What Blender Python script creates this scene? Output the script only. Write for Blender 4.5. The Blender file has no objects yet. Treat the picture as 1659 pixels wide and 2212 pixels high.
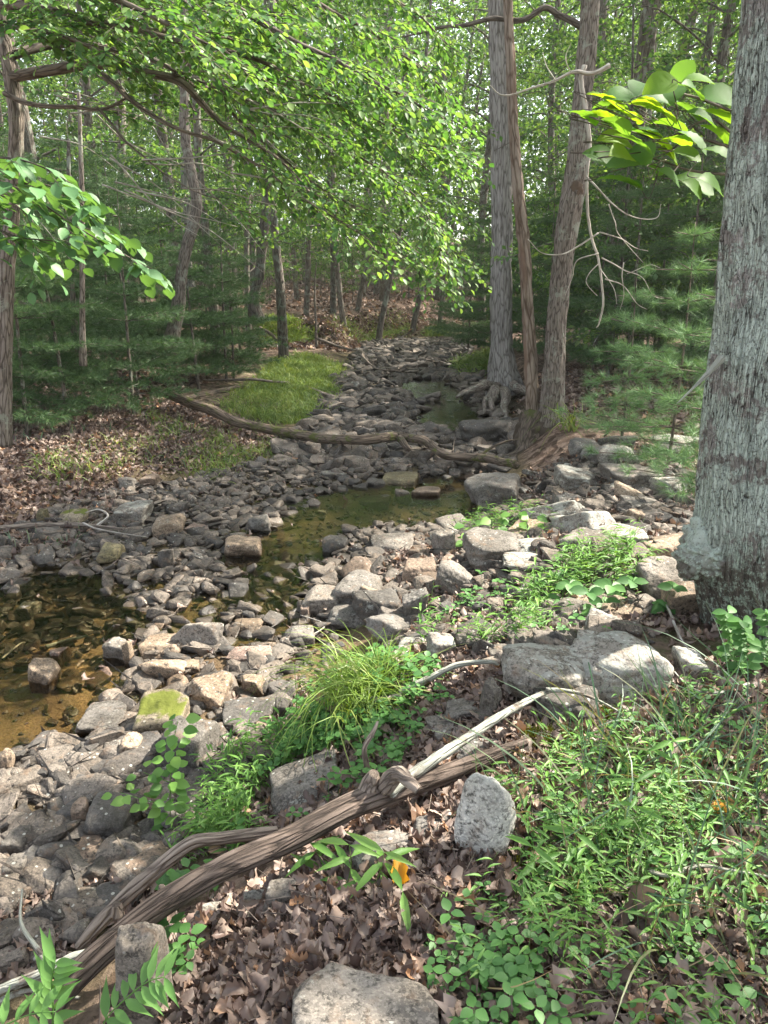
import bpy, bmesh, math, random
import numpy as np
from mathutils import Vector, Matrix

# ------------------------------------------------------------------ camera, sky, sun
SC = bpy.context.scene
COL = SC.collection
CAM_H, PITCH = 1.6, math.radians(17.6)
cam_d = bpy.data.cameras.new("camera"); cam = bpy.data.objects.new("camera", cam_d); COL.objects.link(cam)
cam_d.sensor_fit = 'VERTICAL'; cam_d.sensor_height = 36; cam_d.lens = 26
cam_d.clip_start = 0.05; cam_d.clip_end = 1000
cam.location = (0, 0, CAM_H); cam.rotation_euler = (math.radians(90) - PITCH, 0, 0)
SC.camera = cam

SUN_EL, SUN_AZ = math.radians(47), math.radians(62)      # azimuth clockwise from +Y towards +X
w = bpy.data.worlds.new("World"); SC.world = w; w.use_nodes = True
nt = w.node_tree; bg = nt.nodes["Background"]
sky = nt.nodes.new("ShaderNodeTexSky"); sky.sky_type = 'NISHITA'; sky.sun_disc = False
sky.sun_elevation = SUN_EL; sky.sun_rotation = SUN_AZ; sky.air_density = 1.0; sky.dust_density = 2.5; sky.ozone_density = 0.6
nt.links.new(sky.outputs[0], bg.inputs[0]); bg.inputs[1].default_value = 0.14
hs = nt.nodes.new('ShaderNodeHueSaturation'); hs.inputs['Saturation'].default_value = .45      # a milky, hazy summer sky
nt.links.new(sky.outputs[0], hs.inputs['Color']); nt.links.new(hs.outputs[0], bg.inputs[0])
sd = bpy.data.lights.new("sun", 'SUN'); sun = bpy.data.objects.new("sun", sd); COL.objects.link(sun)
sd.energy = 5.0; sd.angle = math.radians(0.6); sd.color = (1.0, 0.93, 0.80)
sdir = Vector((math.cos(SUN_EL)*math.sin(SUN_AZ), math.cos(SUN_EL)*math.cos(SUN_AZ), math.sin(SUN_EL)))
sun.rotation_euler = sdir.to_track_quat('Z', 'Y').to_euler()
SC.view_settings.view_transform = 'Standard'; SC.view_settings.look = 'None'
SC.view_settings.exposure = 1.95; SC.view_settings.gamma = 1
SC.cycles.max_bounces = 7; SC.cycles.diffuse_bounces = 4; SC.cycles.glossy_bounces = 3
SC.cycles.transmission_bounces = 4; SC.cycles.transparent_max_bounces = 8
SC.cycles.caustics_reflective = False; SC.cycles.caustics_refractive = False
SC.cycles.use_denoising = True

# ------------------------------------------------------------------ helpers
rng = np.random.default_rng(7)
F, CX, CY = 1597.0, 829.5, 1106.0
cp, sp = math.cos(PITCH), math.sin(PITCH)

def ray(px, py):
    u, v = (px-CX)/F, (CY-py)/F
    return np.array([u, cp + v*sp, -sp + v*cp])

def P(px, py, Y):
    """the point seen at (px,py) that stands Y metres ahead"""
    d = ray(px, py); return d*(Y/d[1]) + np.array([0, 0, CAM_H])

def zc(p):                                            # distance along the lens axis
    return p[1]*cp - (p[2]-CAM_H)*sp

def hash3(i, j, k, seed):
    h = (i*374761393 + j*668265263 + k*2147483647 + seed*1274126177) & 0xffffffff
    h = ((h ^ (h >> 13))*1274126177) & 0xffffffff
    return ((h ^ (h >> 16)) & 0xffff)/65535.0

def vnoise(p, scale=1.0, seed=0, octaves=1):
    p = np.asarray(p, float)*scale; out = np.zeros(p.shape[0]); amp = 1.0
    for o in range(octaves):
        i = np.floor(p).astype(np.int64); f = p - i; f = f*f*(3-2*f); r = 0
        for a in (0, 1):
            for b in (0, 1):
                for c in (0, 1):
                    wgt = (f[:, 0] if a else 1-f[:, 0])*(f[:, 1] if b else 1-f[:, 1])*(f[:, 2] if c else 1-f[:, 2])
                    r = r + wgt*hash3(i[:, 0]+a, i[:, 1]+b, i[:, 2]+c, seed+o)
        out += amp*(r*2-1); amp *= 0.5; p = p*2.03 + 11.7
    return out

def n2(x, y, scale, seed, octaves=2):
    x = np.asarray(x, float); sh = x.shape
    q = np.stack([x.ravel(), np.asarray(y, float).ravel(), np.zeros(x.size)], 1)
    return vnoise(q, scale, seed, octaves).reshape(sh)

def tag(o, label=None, cat=None, group=None, kind=None):
    if label: o['label'] = label
    if cat: o['category'] = cat
    if group: o['group'] = group
    if kind: o['kind'] = kind
    return o

def empty(name, loc=(0, 0, 0), **kw):
    o = bpy.data.objects.new(name, None); COL.objects.link(o); o.location = tuple(loc); o.empty_display_size = 0.1
    return tag(o, **kw)

def mk(name, V, faces, mat, parent=None, smooth=True, loc=None, tc=None):
    """faces: list of (n,k) int arrays; one mesh object out of one vertex array"""
    me = bpy.data.meshes.new(name)
    V = np.asarray(V, np.float32); me.vertices.add(len(V)); me.vertices.foreach_set("co", V.ravel())
    loops = np.concatenate([np.asarray(f, np.int32).ravel() for f in faces])
    tot = np.concatenate([np.full(len(f), np.asarray(f).shape[1], np.int32) for f in faces])
    start = np.concatenate([[0], np.cumsum(tot)[:-1]]).astype(np.int32)
    me.loops.add(len(loops)); me.loops.foreach_set("vertex_index", loops)
    me.polygons.add(len(tot)); me.polygons.foreach_set("loop_start", start); me.polygons.foreach_set("loop_total", tot)
    me.polygons.foreach_set("use_smooth", np.full(len(tot), smooth, bool))
    me.update(calc_edges=True)
    if tc is not None:
        at_ = me.attributes.new('grain', 'FLOAT_VECTOR', 'POINT'); at_.data.foreach_set('vector', np.asarray(tc, np.float32).ravel())
    if mat: me.materials.append(mat)
    o = bpy.data.objects.new(name, me); COL.objects.link(o)
    if parent: o.parent = parent
    if loc is not None: o.location = tuple(loc)
    return o

class MB:
    def __init__(s): s.v = []; s.f = {3: [], 4: []}; s.n = 0; s.t = []; s.hast = False
    def add(s, V, Fs, tc=None):
        V = np.asarray(V, float); s.t.append(V if tc is None else tc); s.hast |= tc is not None
        for f in Fs:
            f = np.asarray(f)
            if len(f): s.f[f.shape[1]].append(f + s.n)
        s.v.append(V); s.n += len(V)
    def build(s, name, mat, parent=None, smooth=True, origin=None):
        V = np.concatenate(s.v); fs = [np.concatenate(s.f[k]) for k in (3, 4) if s.f[k]]
        if origin is not None: V = V - np.asarray(origin)
        return mk(name, V, fs, mat, parent, smooth, tc=np.concatenate(s.t) if s.hast else None)

def catmull(pts, n):
    pts = np.asarray(pts, float)
    if len(pts) == 2: pts = np.array([pts[0], pts[0]*.5+pts[1]*.5, pts[1]])
    q = np.vstack([2*pts[0]-pts[1], pts, 2*pts[-1]-pts[-2]])
    t = np.linspace(0, len(pts)-1-1e-6, n); i = t.astype(int); f = (t-i)[:, None]
    a, b, c, d = q[i], q[i+1], q[i+2], q[i+3]
    return .5*(2*b + (c-a)*f + (2*a-5*b+4*c-d)*f**2 + (-a+3*b-3*c+d)*f**3)

def tube(mb, pts, rad, seg=8, n=None, wob=0.0, bark=0.0, seed=0, ridge=14, lsc=.12):
    """tapering limb along a smooth path; pts may carry their own radius as a list"""
    pts = np.asarray(pts, float); n = n or max(6, len(pts)*4)
    path = catmull(pts, n)
    r = np.interp(np.linspace(0, 1, n), np.linspace(0, 1, len(rad)), rad)
    tan = np.gradient(path, axis=0); tan /= np.linalg.norm(tan, axis=1)[:, None] + 1e-9
    if wob: path = path + np.stack([vnoise(path, 2.2, seed+k, 2) for k in range(3)], 1)*wob
    ref = np.array([0, 0, 1.0]) if abs(tan[0][2]) < .8 else np.array([0, 1.0, 0])
    U = np.cross(tan, ref); U /= np.linalg.norm(U, axis=1)[:, None] + 1e-9; W = np.cross(tan, U)
    a = np.arange(seg)*2*np.pi/seg
    dirs = U[:, None, :]*np.cos(a)[None, :, None] + W[:, None, :]*np.sin(a)[None, :, None]
    R = np.repeat(r[:, None], seg, 1)
    L = np.concatenate([[0], np.cumsum(np.linalg.norm(np.diff(path, axis=0), axis=1))])
    if bark:
        L = np.concatenate([[0], np.cumsum(np.linalg.norm(np.diff(path, axis=0), axis=1))])
        ang = np.stack([np.cos(a), np.sin(a)], 1)
        q = np.concatenate([np.tile(ang*ridge/6.28, (n, 1)), np.repeat(L*4/ max(r.mean(), .02)*lsc, seg)[:, None]], 1)
        k = vnoise(q, 1.0, seed, 2); k2 = vnoise(q*np.array([3, 3, 1.6]), 1.0, seed+9, 2)
        low = vnoise(np.concatenate([np.tile(ang, (n, 1)), np.repeat(L*2.0, seg)[:, None]], 1), 1.0, seed+5, 2)
        R = R*(1 + bark*(np.abs(k)*1.6-.5).reshape(n, seg) + bark*.5*k2.reshape(n, seg) + .10*low.reshape(n, seg))
    V = (path[:, None, :] + dirs*R[:, :, None]).reshape(-1, 3)
    V = np.vstack([V, path[0], path[-1]])
    i = np.arange(n-1)[:, None]*seg; j = np.arange(seg)[None, :]; j2 = (j+1) % seg
    q4 = np.stack([i+j, i+j2, i+seg+j2, i+seg+j], -1).reshape(-1, 4)
    j = np.arange(seg); e = (n-1)*seg
    caps = np.vstack([np.stack([(j+1) % seg, j, np.full(seg, n*seg)], 1), np.stack([e+j, e+(j+1) % seg, np.full(seg, n*seg+1)], 1)])
    tc = np.concatenate([np.stack([np.outer(r, np.cos(a)).ravel(), np.outer(r, np.sin(a)).ravel(), np.repeat(L, seg)+seed*.37], 1), [[0, 0, 0], [0, 0, L[-1]]]])
    mb.add(V, [q4, caps], tc); return path, r

def frames(d, nrm):
    d = d/(np.linalg.norm(d, axis=1)[:, None]+1e-9)
    x = np.cross(d, nrm); x /= np.linalg.norm(x, axis=1)[:, None]+1e-9
    z = np.cross(x, d)
    return np.stack([x, d, z], 2)                       # columns x,y,z

def tile(mb, tv, tf, R, s, t):
    """copies of a small template (tv,tf) with rotation R (n,3,3), scale s (n,) or (n,3), place t (n,3)"""
    n = len(t)
    if n == 0: return
    s = np.asarray(s, float); s = s[:, None]*np.ones(3) if s.ndim == 1 else s
    V = np.einsum('nij,nkj->nki', R, tv[None]*s[:, None, :]) + t[:, None, :]
    Fs = [(f[None] + (np.arange(n)*len(tv))[:, None, None]).reshape(-1, f.shape[1]) for f in tf]
    mb.add(V.reshape(-1, 3), Fs)

def unit(n, r=None):
    r = r or rng; v = r.normal(size=(n, 3)); return v/np.linalg.norm(v, axis=1)[:, None]

# leaf templates (y = midrib, unit length)
def leaf_shape(rows, fold=.12, droop=.1, curl=0.0):
    ys = np.linspace(0, 1, len(rows)); V = []; Fq = []; Ft = []
    for k, (y, wd) in enumerate(zip(ys, rows)):
        z = -droop*y*y + curl*math.sin(y*5)
        V += [(-wd, y, z+fold*wd*2), (0, y, z), (wd, y, z+fold*wd*2)]
    for k in range(len(rows)-1):
        a = 3*k; Fq += [(a, a+1, a+4, a+3), (a+1, a+2, a+5, a+4)]
    return np.array(V, float), [np.array(Fq)]
LEAF_FAR = (np.array([(0, 0, 0), (-.29, .45, .09), (0, 1, -.14), (.29, .45, .09)], float), [np.array([(0, 2, 1), (0, 3, 2)])])
LEAF_NEAR = leaf_shape([.0, .24, .32, .25, .0], .15, .16)
LEAF_BIG = leaf_shape([.02, .10, .18, .25, .30, .34, .36, .37, .35, .30, .20, .0], .12, .25, .02)
LEAF_BIG[0][:, 2] += .018*(np.arange(len(LEAF_BIG[0]))//3 % 2)*(np.abs(LEAF_BIG[0][:, 0]) > .05) 
LEAF_LANCE = leaf_shape([.0, .085, .09, .05, .0], .3, .35)
LEAF_OVATE = leaf_shape([.03, .34, .36, .24, .0], .1, .12)
BLADE = leaf_shape([.5, .5, .42, .3, .0], .2, 0)
LITTER = []
for k in range(9):                                    # lobed dead leaves, curled and crumpled
    r_ = np.random.default_rng(k+40); nr, nc = 9, 5; ys = np.linspace(0, 1, nr); lob = np.array([.03, .20, .13, .30, .19, .38, .24, .26, .0])*r_.uniform(.75, 1.2)
    if k % 3 == 0: lob = np.array([.03, .18, .28, .34, .36, .33, .25, .14, .0])
    V = []
    cu, cl, tw = r_.uniform(1.0, 3.2), r_.uniform(-1.4, 1.6), r_.uniform(-.9, .9)
    for a, y in enumerate(ys):
        for c in range(nc):
            t = (c-2)/2; x = lob[a]*t; z = cu*x*x*(1 if k % 2 else -.6) + cl*(y-.5)**2 + tw*x*(y-.5)*2 + .035*r_.normal()
            V.append((x*(1-.25*abs(cu)*abs(x)) + .10*math.sin(y*4+k), y+.10*abs(t)*(a % 2), z))
    q_ = np.array([(a*nc+c, a*nc+c+1, (a+1)*nc+c+1, (a+1)*nc+c) for a in range(nr-1) for c in range(nc-1)])
    LITTER.append((np.array(V), [q_]))

# ------------------------------------------------------------------ the lie of the land
WATER = -0.5
TY = [-40, 0, 2.0, 3.0, 3.43, 4.6, 5.47, 6.7, 8.55, 11.7, 15.9, 19.6, 25.8, 36, 50, 90, 200]
TL = [-9, -6, -5, -4.5, -4.2, -3.6, -3.1, -2.6, -1.6, -1.1, -.95, -1.1, -.8, 2.4, 8, 24, 70]
TR = [-3, -1.5, -1.0, -.85, -.6, -.35, .05, .75, 1.45, 2.0, 2.0, 2.0, 2.6, 5.0, 11, 28, 74]
def smooth(t): t = np.clip(t, 0, 1); return t*t*(3-2*t)
def gauss(x, y, cx, cy, rx, ry): return np.exp(-((x-cx)/rx)**2-((y-cy)/ry)**2)
def H(x, y):
    x = np.asarray(x, float); y = np.asarray(y, float)
    wl = n2(x*0, y, .7, 31)*.18
    L = np.interp(y, TY, TL) + wl; R = np.interp(y, TY, TR) - wl*.6
    sl = L-x; sr = x-R
    hr = np.interp(y, [0, 3, 5, 7, 8.5, 12, 20, 40], [.5, .5, .42, .36, .44, .5, .45, .5])
    wr = np.interp(y, [0, 3, 5, 7, 8.5, 12, 20, 40], [1.2, 1.5, 2.0, 1.6, .7, .8, 1.2, 1.5])
    hl = np.interp(y, [0, 4, 7, 10, 13, 18, 21, 24, 40], [.4, .35, .32, .28, .16, .16, .2, .3, .5])
    wl_ = np.interp(y, [0, 4, 7, 10, 13, 18, 21, 40], [2.2, 2.2, 2.2, 2.0, 1.2, 1.2, 1, 1])
    z = np.full(np.broadcast(x, y).shape, WATER+.035)
    z = z + hl*smooth(sl/wl_) + .045*np.clip(sl-wl_*.6, 0, 30) + hr*smooth(sr/wr) + .03*np.clip(sr-wr, 0, 40)
    # the undercut bank at the bend
    cut = (y - (20.6 + (x+4)*.75 + .5*n2(x, y*0, .8, 5)))
    z = z + .5*smooth(cut/.5)*smooth(sl/.6+.25)*smooth((y-14)/3)
    # pools in the bed
    z = z - .14*gauss(x, y, -2.4, 4.25, 2.3, .8) - .10*gauss(x, y, -1.9, 3.15, .95, .5) - .10*gauss(x, y, -.75, 5.3, .5, .8) - .17*gauss(x, y, .2, 6.8, 1.0, .85)
    z = z - .15*gauss(x, y, 1.1, 11.6, .6, 2.1) - .14*gauss(x, y, .8, 15.4, .65, 1.5) - .07*gauss(x, y, -.6, 9.1, .3, .3) - .09*gauss(x, y, .5, 7.8, .6, .3)
    z = z + .05*n2(x, y, .9, 3, 3) + .022*n2(x, y, 4.5, 8, 2)
    far = smooth((np.hypot(x, y-10)-32)/60)
    return z + far*5.0 + far*1.5*n2(x, y, .04, 2, 2)

def at(px, py):
    """where the ray through (px,py) meets the land"""
    d = ray(px, py); t = np.linspace(.8, 80, 2400); q = d[None]*t[:, None]; q[:, 2] += CAM_H
    below = q[:, 2] < H(q[:, 0], q[:, 1]); k = int(np.argmax(below)) if below.any() else len(t)-1
    a, b = t[max(k-1, 0)], t[k]
    for _ in range(12):
        m = (a+b)/2; p = d*m + np.array([0, 0, CAM_H])
        if p[2] < H(p[0], p[1]): b = m
        else: a = m
    return p

def inpoly(x, y, poly):
    c = np.zeros(len(x), bool); n = len(poly)
    for i in range(n):
        x1, y1 = poly[i]; x2, y2 = poly[(i+1) % n]
        if y1 == y2: continue
        c ^= ((y1 > y) != (y2 > y)) & (x < (x2-x1)*(y-y1)/(y2-y1)+x1)
    return c
def world_poly(pix): return [tuple(at(*p)[:2]) for p in pix]
def sample_poly(poly, n, edge=.0):
    pl = np.array(poly); lo, hi = pl.min(0), pl.max(0); out = []
    tot = 0
    while tot < n:
        q = rng.uniform(lo, hi, (n*3+60, 2)); q = q[inpoly(q[:, 0]+edge*rng.normal(size=len(q)), q[:, 1]+edge*rng.normal(size=len(q)), poly)]
        out.append(q); tot += len(q)
    return np.concatenate(out)[:n]

# ------------------------------------------------------------------ materials
def nodes(name):
    m = bpy.data.materials.new(name); m.use_nodes = True; t = m.node_tree; t.nodes.clear()
    out = t.nodes.new("ShaderNodeOutputMaterial"); return m, t, out
def N(t, ty, **kw):
    n = t.nodes.new("ShaderNode"+ty)
    for k, v in kw.items():
        if k.startswith('i_'):
            key = k[2:].replace('_', ' '); n.inputs[int(key) if key.isdigit() else key].default_value = v
        else: setattr(n, k, v)
    return n
def ramp(t, fac, stops):
    r = t.nodes.new("ShaderNodeValToRGB"); e = r.color_ramp.elements
    while len(e) < len(stops): e.new(.5)
    for k, (p, c) in enumerate(stops): e[k].position = p; e[k].color = (*c, 1) if len(c) == 3 else c
    t.links.new(fac, r.inputs[0]); return r.outputs[0]
def mix(t, fac, a, b, mode='MIX'):
    m = t.nodes.new("ShaderNodeMix"); m.data_type = 'RGBA'; m.blend_type = mode
    for s, v in ((m.inputs[0], fac), (m.inputs[6], a), (m.inputs[7], b)):
        if hasattr(v, 'links') or isinstance(v, bpy.types.NodeSocket): t.links.new(v, s)
        elif isinstance(v, (int, float)): s.default_value = v
        else: s.default_value = (*v, 1)
    return m.outputs[2]
def math_(t, op, a, b=None, c=None, clamp=False):
    m = t.nodes.new("ShaderNodeMath"); m.operation = op; m.use_clamp = clamp
    for k, v in enumerate((a, b, c)):
        if v is None: continue
        if isinstance(v, bpy.types.NodeSocket): t.links.new(v, m.inputs[k])
        else: m.inputs[k].default_value = v
    return m.outputs[0]
def noise(t, scale, detail=4, rough=.6, vec=None, dist=0):
    n = N(t, "TexNoise", i_Scale=scale, i_Detail=detail, i_Roughness=rough, i_Distortion=dist)
    if vec is not None: t.links.new(vec, n.inputs[0])
    return n.outputs[0]
def stepped(t, v, a, b): return N2(t, v, a, b)
def N2(t, v, a, b):
    m = t.nodes.new("ShaderNodeMapRange"); t.links.new(v, m.inputs[0]); m.inputs[1].default_value = a; m.inputs[2].default_value = b; return m.outputs[0]

def leaf_mat(name, stops, trans=.42, tint=(1.25, 1.15, .45), gloss=.03, rough=.5):
    m, t, out = nodes(name)
    g = N(t, "NewGeometry"); oi = N(t, "ObjectInfo")
    fac = math_(t, 'FRACT', math_(t, 'ADD', g.outputs['Random Per Island'], oi.outputs['Random']))
    c = ramp(t, fac, stops)
    d = N(t, "BsdfDiffuse"); tr = N(t, "BsdfTranslucent"); gl = N(t, "BsdfGlossy", i_Roughness=rough)
    t.links.new(c, d.inputs[0]); t.links.new(mix(t, 1.0, c, tint, 'MULTIPLY'), tr.inputs[0])
    s1 = N(t, "MixShader"); s1.inputs[0].default_value = trans; t.links.new(d.outputs[0], s1.inputs[1]); t.links.new(tr.outputs[0], s1.inputs[2])
    s2 = N(t, "MixShader"); s2.inputs[0].default_value = gloss; t.links.new(s1.outputs[0], s2.inputs[1]); t.links.new(gl.outputs[0], s2.inputs[2])
    t.links.new(s2.outputs[0], out.inputs[0]); return m

M = {}
M['leaf_far'] = leaf_mat('leaf_far', [(0, (.045, .105, .035)), (.5, (.095, .185, .055)), (1, (.20, .29, .085))], .5, (1.2, 1.25, .6))
M['leaf_near'] = leaf_mat('leaf_near', [(0, (.06, .145, .045)), (.5, (.12, .24, .07)), (1, (.22, .33, .10))], .5, (1.25, 1.3, .55), gloss=.035)
M['leaf_cool'] = leaf_mat('leaf_cool', [(0, (.075, .17, .065)), (1, (.13, .27, .10))], .35, gloss=.03)
M['leaf_big'] = leaf_mat('leaf_big', [(0, (.09, .19, .07)), (.5, (.11, .24, .06)), (1, (.20, .33, .04))], .6, (1.55, 1.4, .3), .02)
M['pine'] = leaf_mat('pine_needles', [(0, (.05, .10, .045)), (.6, (.085, .16, .065)), (1, (.14, .22, .08))], .2, (1.1, 1.1, .6))
M['pine_light'] = leaf_mat('pine_light', [(0, (.08, .17, .08)), (1, (.22, .36, .15))], .2, (1.1, 1.1, .6))
M['grass'] = leaf_mat('grass_blades', [(0, (.10, .17, .045)), (.6, (.19, .29, .07)), (1, (.32, .37, .13))], .4)
M['grass_blue'] = leaf_mat('grass_blue', [(0, (.045, .11, .055)), (.8, (.08, .17, .08)), (1, (.22, .22, .10))], .3, gloss=.07)
M['fresh'] = leaf_mat('fresh_leaves', [(0, (.12, .27, .06)), (1, (.18, .36, .09))], .4)
M['sedge'] = leaf_mat('sedge_blades', [(0, (.12, .20, .03)), (.7, (.20, .32, .05)), (1, (.34, .40, .12))], .4)
M['stilt'] = leaf_mat('stiltgrass', [(0, (.08, .19, .04)), (.7, (.15, .31, .06)), (1, (.22, .38, .09))], .4)
M['clover'] = leaf_mat('trefoil', [(0, (.06, .16, .045)), (1, (.12, .27, .07))], .35)
M['moss'] = leaf_mat('moss', [(0, (.08, .10, .01)), (1, (.16, .17, .015))], .2)
M['straw'] = leaf_mat('straw', [(0, (.20, .15, .08)), (1, (.38, .30, .18))], .2)
M['litter'] = leaf_mat('leaf_litter', [(0, (.07, .045, .038)), (.25, (.15, .105, .09)), (.6, (.225, .165, .135)), (.9, (.34, .265, .22)), (1, (.40, .22, .12))], .12, (1.3, 1, .7), .04, .5)
M['orange_leaf'] = leaf_mat('orange_leaf', [(0, (.62, .25, .03)), (1, (.70, .36, .04))], .3)

def bark_mat(name, dark, mid, light, lichen=None, lich_amt=.5, scale=18, red=None):
    m, t, out = nodes(name)
    tc = N(t, "TexCoord"); oi = N(t, "ObjectInfo")
    mp = N(t, "Mapping"); mp.inputs['Scale'].default_value = (1, 1, .14)
    ga = N(t, "Attribute"); ga.attribute_name = 'grain'; t.links.new(ga.outputs['Vector'], mp.inputs[0])
    a = noise(t, scale, 6, .7, mp.outputs[0]); b = noise(t, scale*.25, 3, .5, tc.outputs['Object'])
    v = N(t, "TexVoronoi", i_Scale=scale*1.1); v.feature = 'DISTANCE_TO_EDGE'
    wn = N(t, 'TexNoise', i_Scale=scale*.55, i_Detail=4); t.links.new(mp.outputs[0], wn.inputs[0])
    ws = N(t, 'VectorMath'); ws.operation = 'SCALE'; ws.inputs['Scale'].default_value = 1.6/scale; t.links.new(wn.outputs['Color'], ws.inputs[0])
    wa = N(t, 'VectorMath'); wa.operation = 'ADD'; t.links.new(mp.outputs[0], wa.inputs[0]); t.links.new(ws.outputs[0], wa.inputs[1]); t.links.new(wa.outputs[0], v.inputs[0])
    fis = N2(t, v.outputs[0], .0, .16)
    f = math_(t, 'ADD', math_(t, 'MULTIPLY', a, .6), math_(t, 'MULTIPLY', fis, .30))
    c = ramp(t, f, [(.28, dark), (.48, mid), (.75, light)])
    if red: c = mix(t, ramp(t, noise(t, 3.0, 4, .6, mp.outputs[0]), [(.50, (0, 0, 0)), (.56, (1, 1, 1))]), c, red)
    if lichen:
        l = noise(t, 5.5, 8, .72, tc.outputs['Object'], .4)
        c = mix(t, ramp(t, math_(t, 'ADD', l, math_(t, 'MULTIPLY', a, .25)), [(.72-.2*lich_amt, (0, 0, 0)), (.80-.2*lich_amt, (1, 1, 1))]), c, lichen)
    c = mix(t, math_(t, 'MULTIPLY', b, .45), c, dark)
    c = mix(t, 1.0, c, ramp(t, oi.outputs['Random'], [(0, (.8, .8, .8)), (1, (1.15, 1.1, 1.05))]), 'MULTIPLY')
    bs = N(t, "BsdfPrincipled", i_Roughness=.88); t.links.new(c, bs.inputs[0]); bs.inputs['Specular IOR Level'].default_value = .25
    bp = N(t, "Bump", i_Strength=.9, i_Distance=.02); t.links.new(f, bp.inputs['Height']); t.links.new(bp.outputs[0], bs.inputs['Normal'])
    t.links.new(bs.outputs[0], out.inputs[0]); return m
def lichened_bark():
    m, t, out = nodes('bark_lichened'); tc = N(t, "TexCoord"); ga = N(t, "Attribute"); ga.attribute_name = 'grain'
    mp = N(t, "Mapping"); mp.inputs['Scale'].default_value = (1, 1, .13); t.links.new(ga.outputs['Vector'], mp.inputs[0])
    wn = N(t, 'TexNoise', i_Scale=22.0, i_Detail=5); t.links.new(mp.outputs[0], wn.inputs[0])
    ws = N(t, 'VectorMath'); ws.operation = 'SCALE'; ws.inputs['Scale'].default_value = .085; t.links.new(wn.outputs['Color'], ws.inputs[0])
    wa = N(t, 'VectorMath'); wa.operation = 'ADD'; t.links.new(mp.outputs[0], wa.inputs[0]); t.links.new(ws.outputs[0], wa.inputs[1])
    v = N(t, "TexVoronoi", i_Scale=30.0); v.feature = 'DISTANCE_TO_EDGE'; t.links.new(wa.outputs[0], v.inputs[0])
    v2 = N(t, "TexVoronoi", i_Scale=95.0); v2.feature = 'DISTANCE_TO_EDGE'; t.links.new(wa.outputs[0], v2.inputs[0])
    iso = tc.outputs['Object']; fine = noise(t, 90, 6, .75, iso); plate = noise(t, 16, 6, .7, mp.outputs[0]); big = noise(t, 3.2, 5, .6, iso, .6); mid = noise(t, 24, 6, .75, iso, .3)
    c = ramp(t, plate, [(.32, (.17, .15, .135)), (.5, (.30, .275, .255)), (.68, (.44, .42, .40))])
    lm = ramp(t, math_(t, 'ADD', math_(t, 'MULTIPLY', big, .75), math_(t, 'MULTIPLY', mid, .45)), [(.545, (0, 0, 0)), (.585, (1, 1, 1))])
    c = mix(t, lm, c, mix(t, fine, (.34, .40, .35), (.60, .66, .59)))
    z = N3(t, iso, 2)                                   # rougher, darker, speckled foot
    foot = N2(t, math_(t, 'ADD', z, math_(t, 'MULTIPLY', big, .5)), .85, .55)
    c = mix(t, foot, c, mix(t, ramp(t, mid, [(.50, (0, 0, 0)), (.56, (1, 1, 1))]), (.12, .105, .085), (.36, .43, .35)))
    c = mix(t, N2(t, fine, .46, .36), c, (.11, .095, .085))
    fis = math_(t, 'MAXIMUM', N2(t, v.outputs[0], .0, .035), N2(t, noise(t, 7, 3, .5, iso), .44, .56)); f2 = N2(t, v2.outputs[0], .0, .10)
    c = mix(t, fis, (.055, .043, .036), c); c = mix(t, math_(t, 'MULTIPLY', math_(t, 'SUBTRACT', 1.0, f2), .25), c, (.13, .11, .10))
    bs = N(t, "BsdfPrincipled", i_Roughness=.9); t.links.new(c, bs.inputs[0]); bs.inputs['Specular IOR Level'].default_value = .2
    bp = N(t, "Bump", i_Strength=1.0, i_Distance=.03); t.links.new(math_(t, 'ADD', math_(t, 'ADD', math_(t, 'MULTIPLY', fis, .6), math_(t, 'MULTIPLY', f2, .2)), math_(t, 'MULTIPLY', mid, .5)), bp.inputs['Height'])
    t.links.new(bp.outputs[0], bs.inputs['Normal']); t.links.new(bs.outputs[0], out.inputs[0]); return m
M['bark_maple'] = None
M['bark_poplar'] = bark_mat('bark_poplar', (.10, .092, .085), (.26, .25, .24), (.42, .41, .40), None, 0, 22)
M['bark_brown'] = bark_mat('bark_brown', (.065, .053, .045), (.21, .178, .152), (.38, .335, .30), (.36, .38, .32), .3, 40)
M['bark_dead'] = bark_mat('bark_dead', (.08, .055, .04), (.22, .18, .15), (.36, .31, .27), None, 0, 20, red=(.20, .14, .11))
M['bark_far'] = bark_mat('bark_far', (.06, .05, .042), (.16, .135, .115), (.28, .245, .215), (.30, .33, .28), .4, 26)
M['twig'] = bark_mat('twig_bark', (.07, .055, .045), (.17, .14, .115), (.28, .24, .20), None, 0, 30)
M['twig_pale'] = bark_mat('twig_pale', (.32, .28, .24), (.48, .45, .41), (.62, .59, .55), None, 0, 30)
M['deadwood'] = bark_mat('deadwood', (.05, .04, .034), (.12, .092, .078), (.24, .195, .17), None, 0, 40)
M['deadwood_pale'] = bark_mat('deadwood_pale', (.11, .09, .08), (.25, .21, .18), (.38, .33, .29), None, 0, 40)
M['lichen_branch'] = bark_mat('lichen_branch', (.07, .055, .045), (.19, .155, .13), (.30, .26, .22), (.46, .48, .42), 1.1, 40)
M['log_bark'] = bark_mat('log_bark', (.045, .035, .028), (.14, .11, .088), (.25, .20, .165), (.10, .12, .03), .35, 26)

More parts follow.
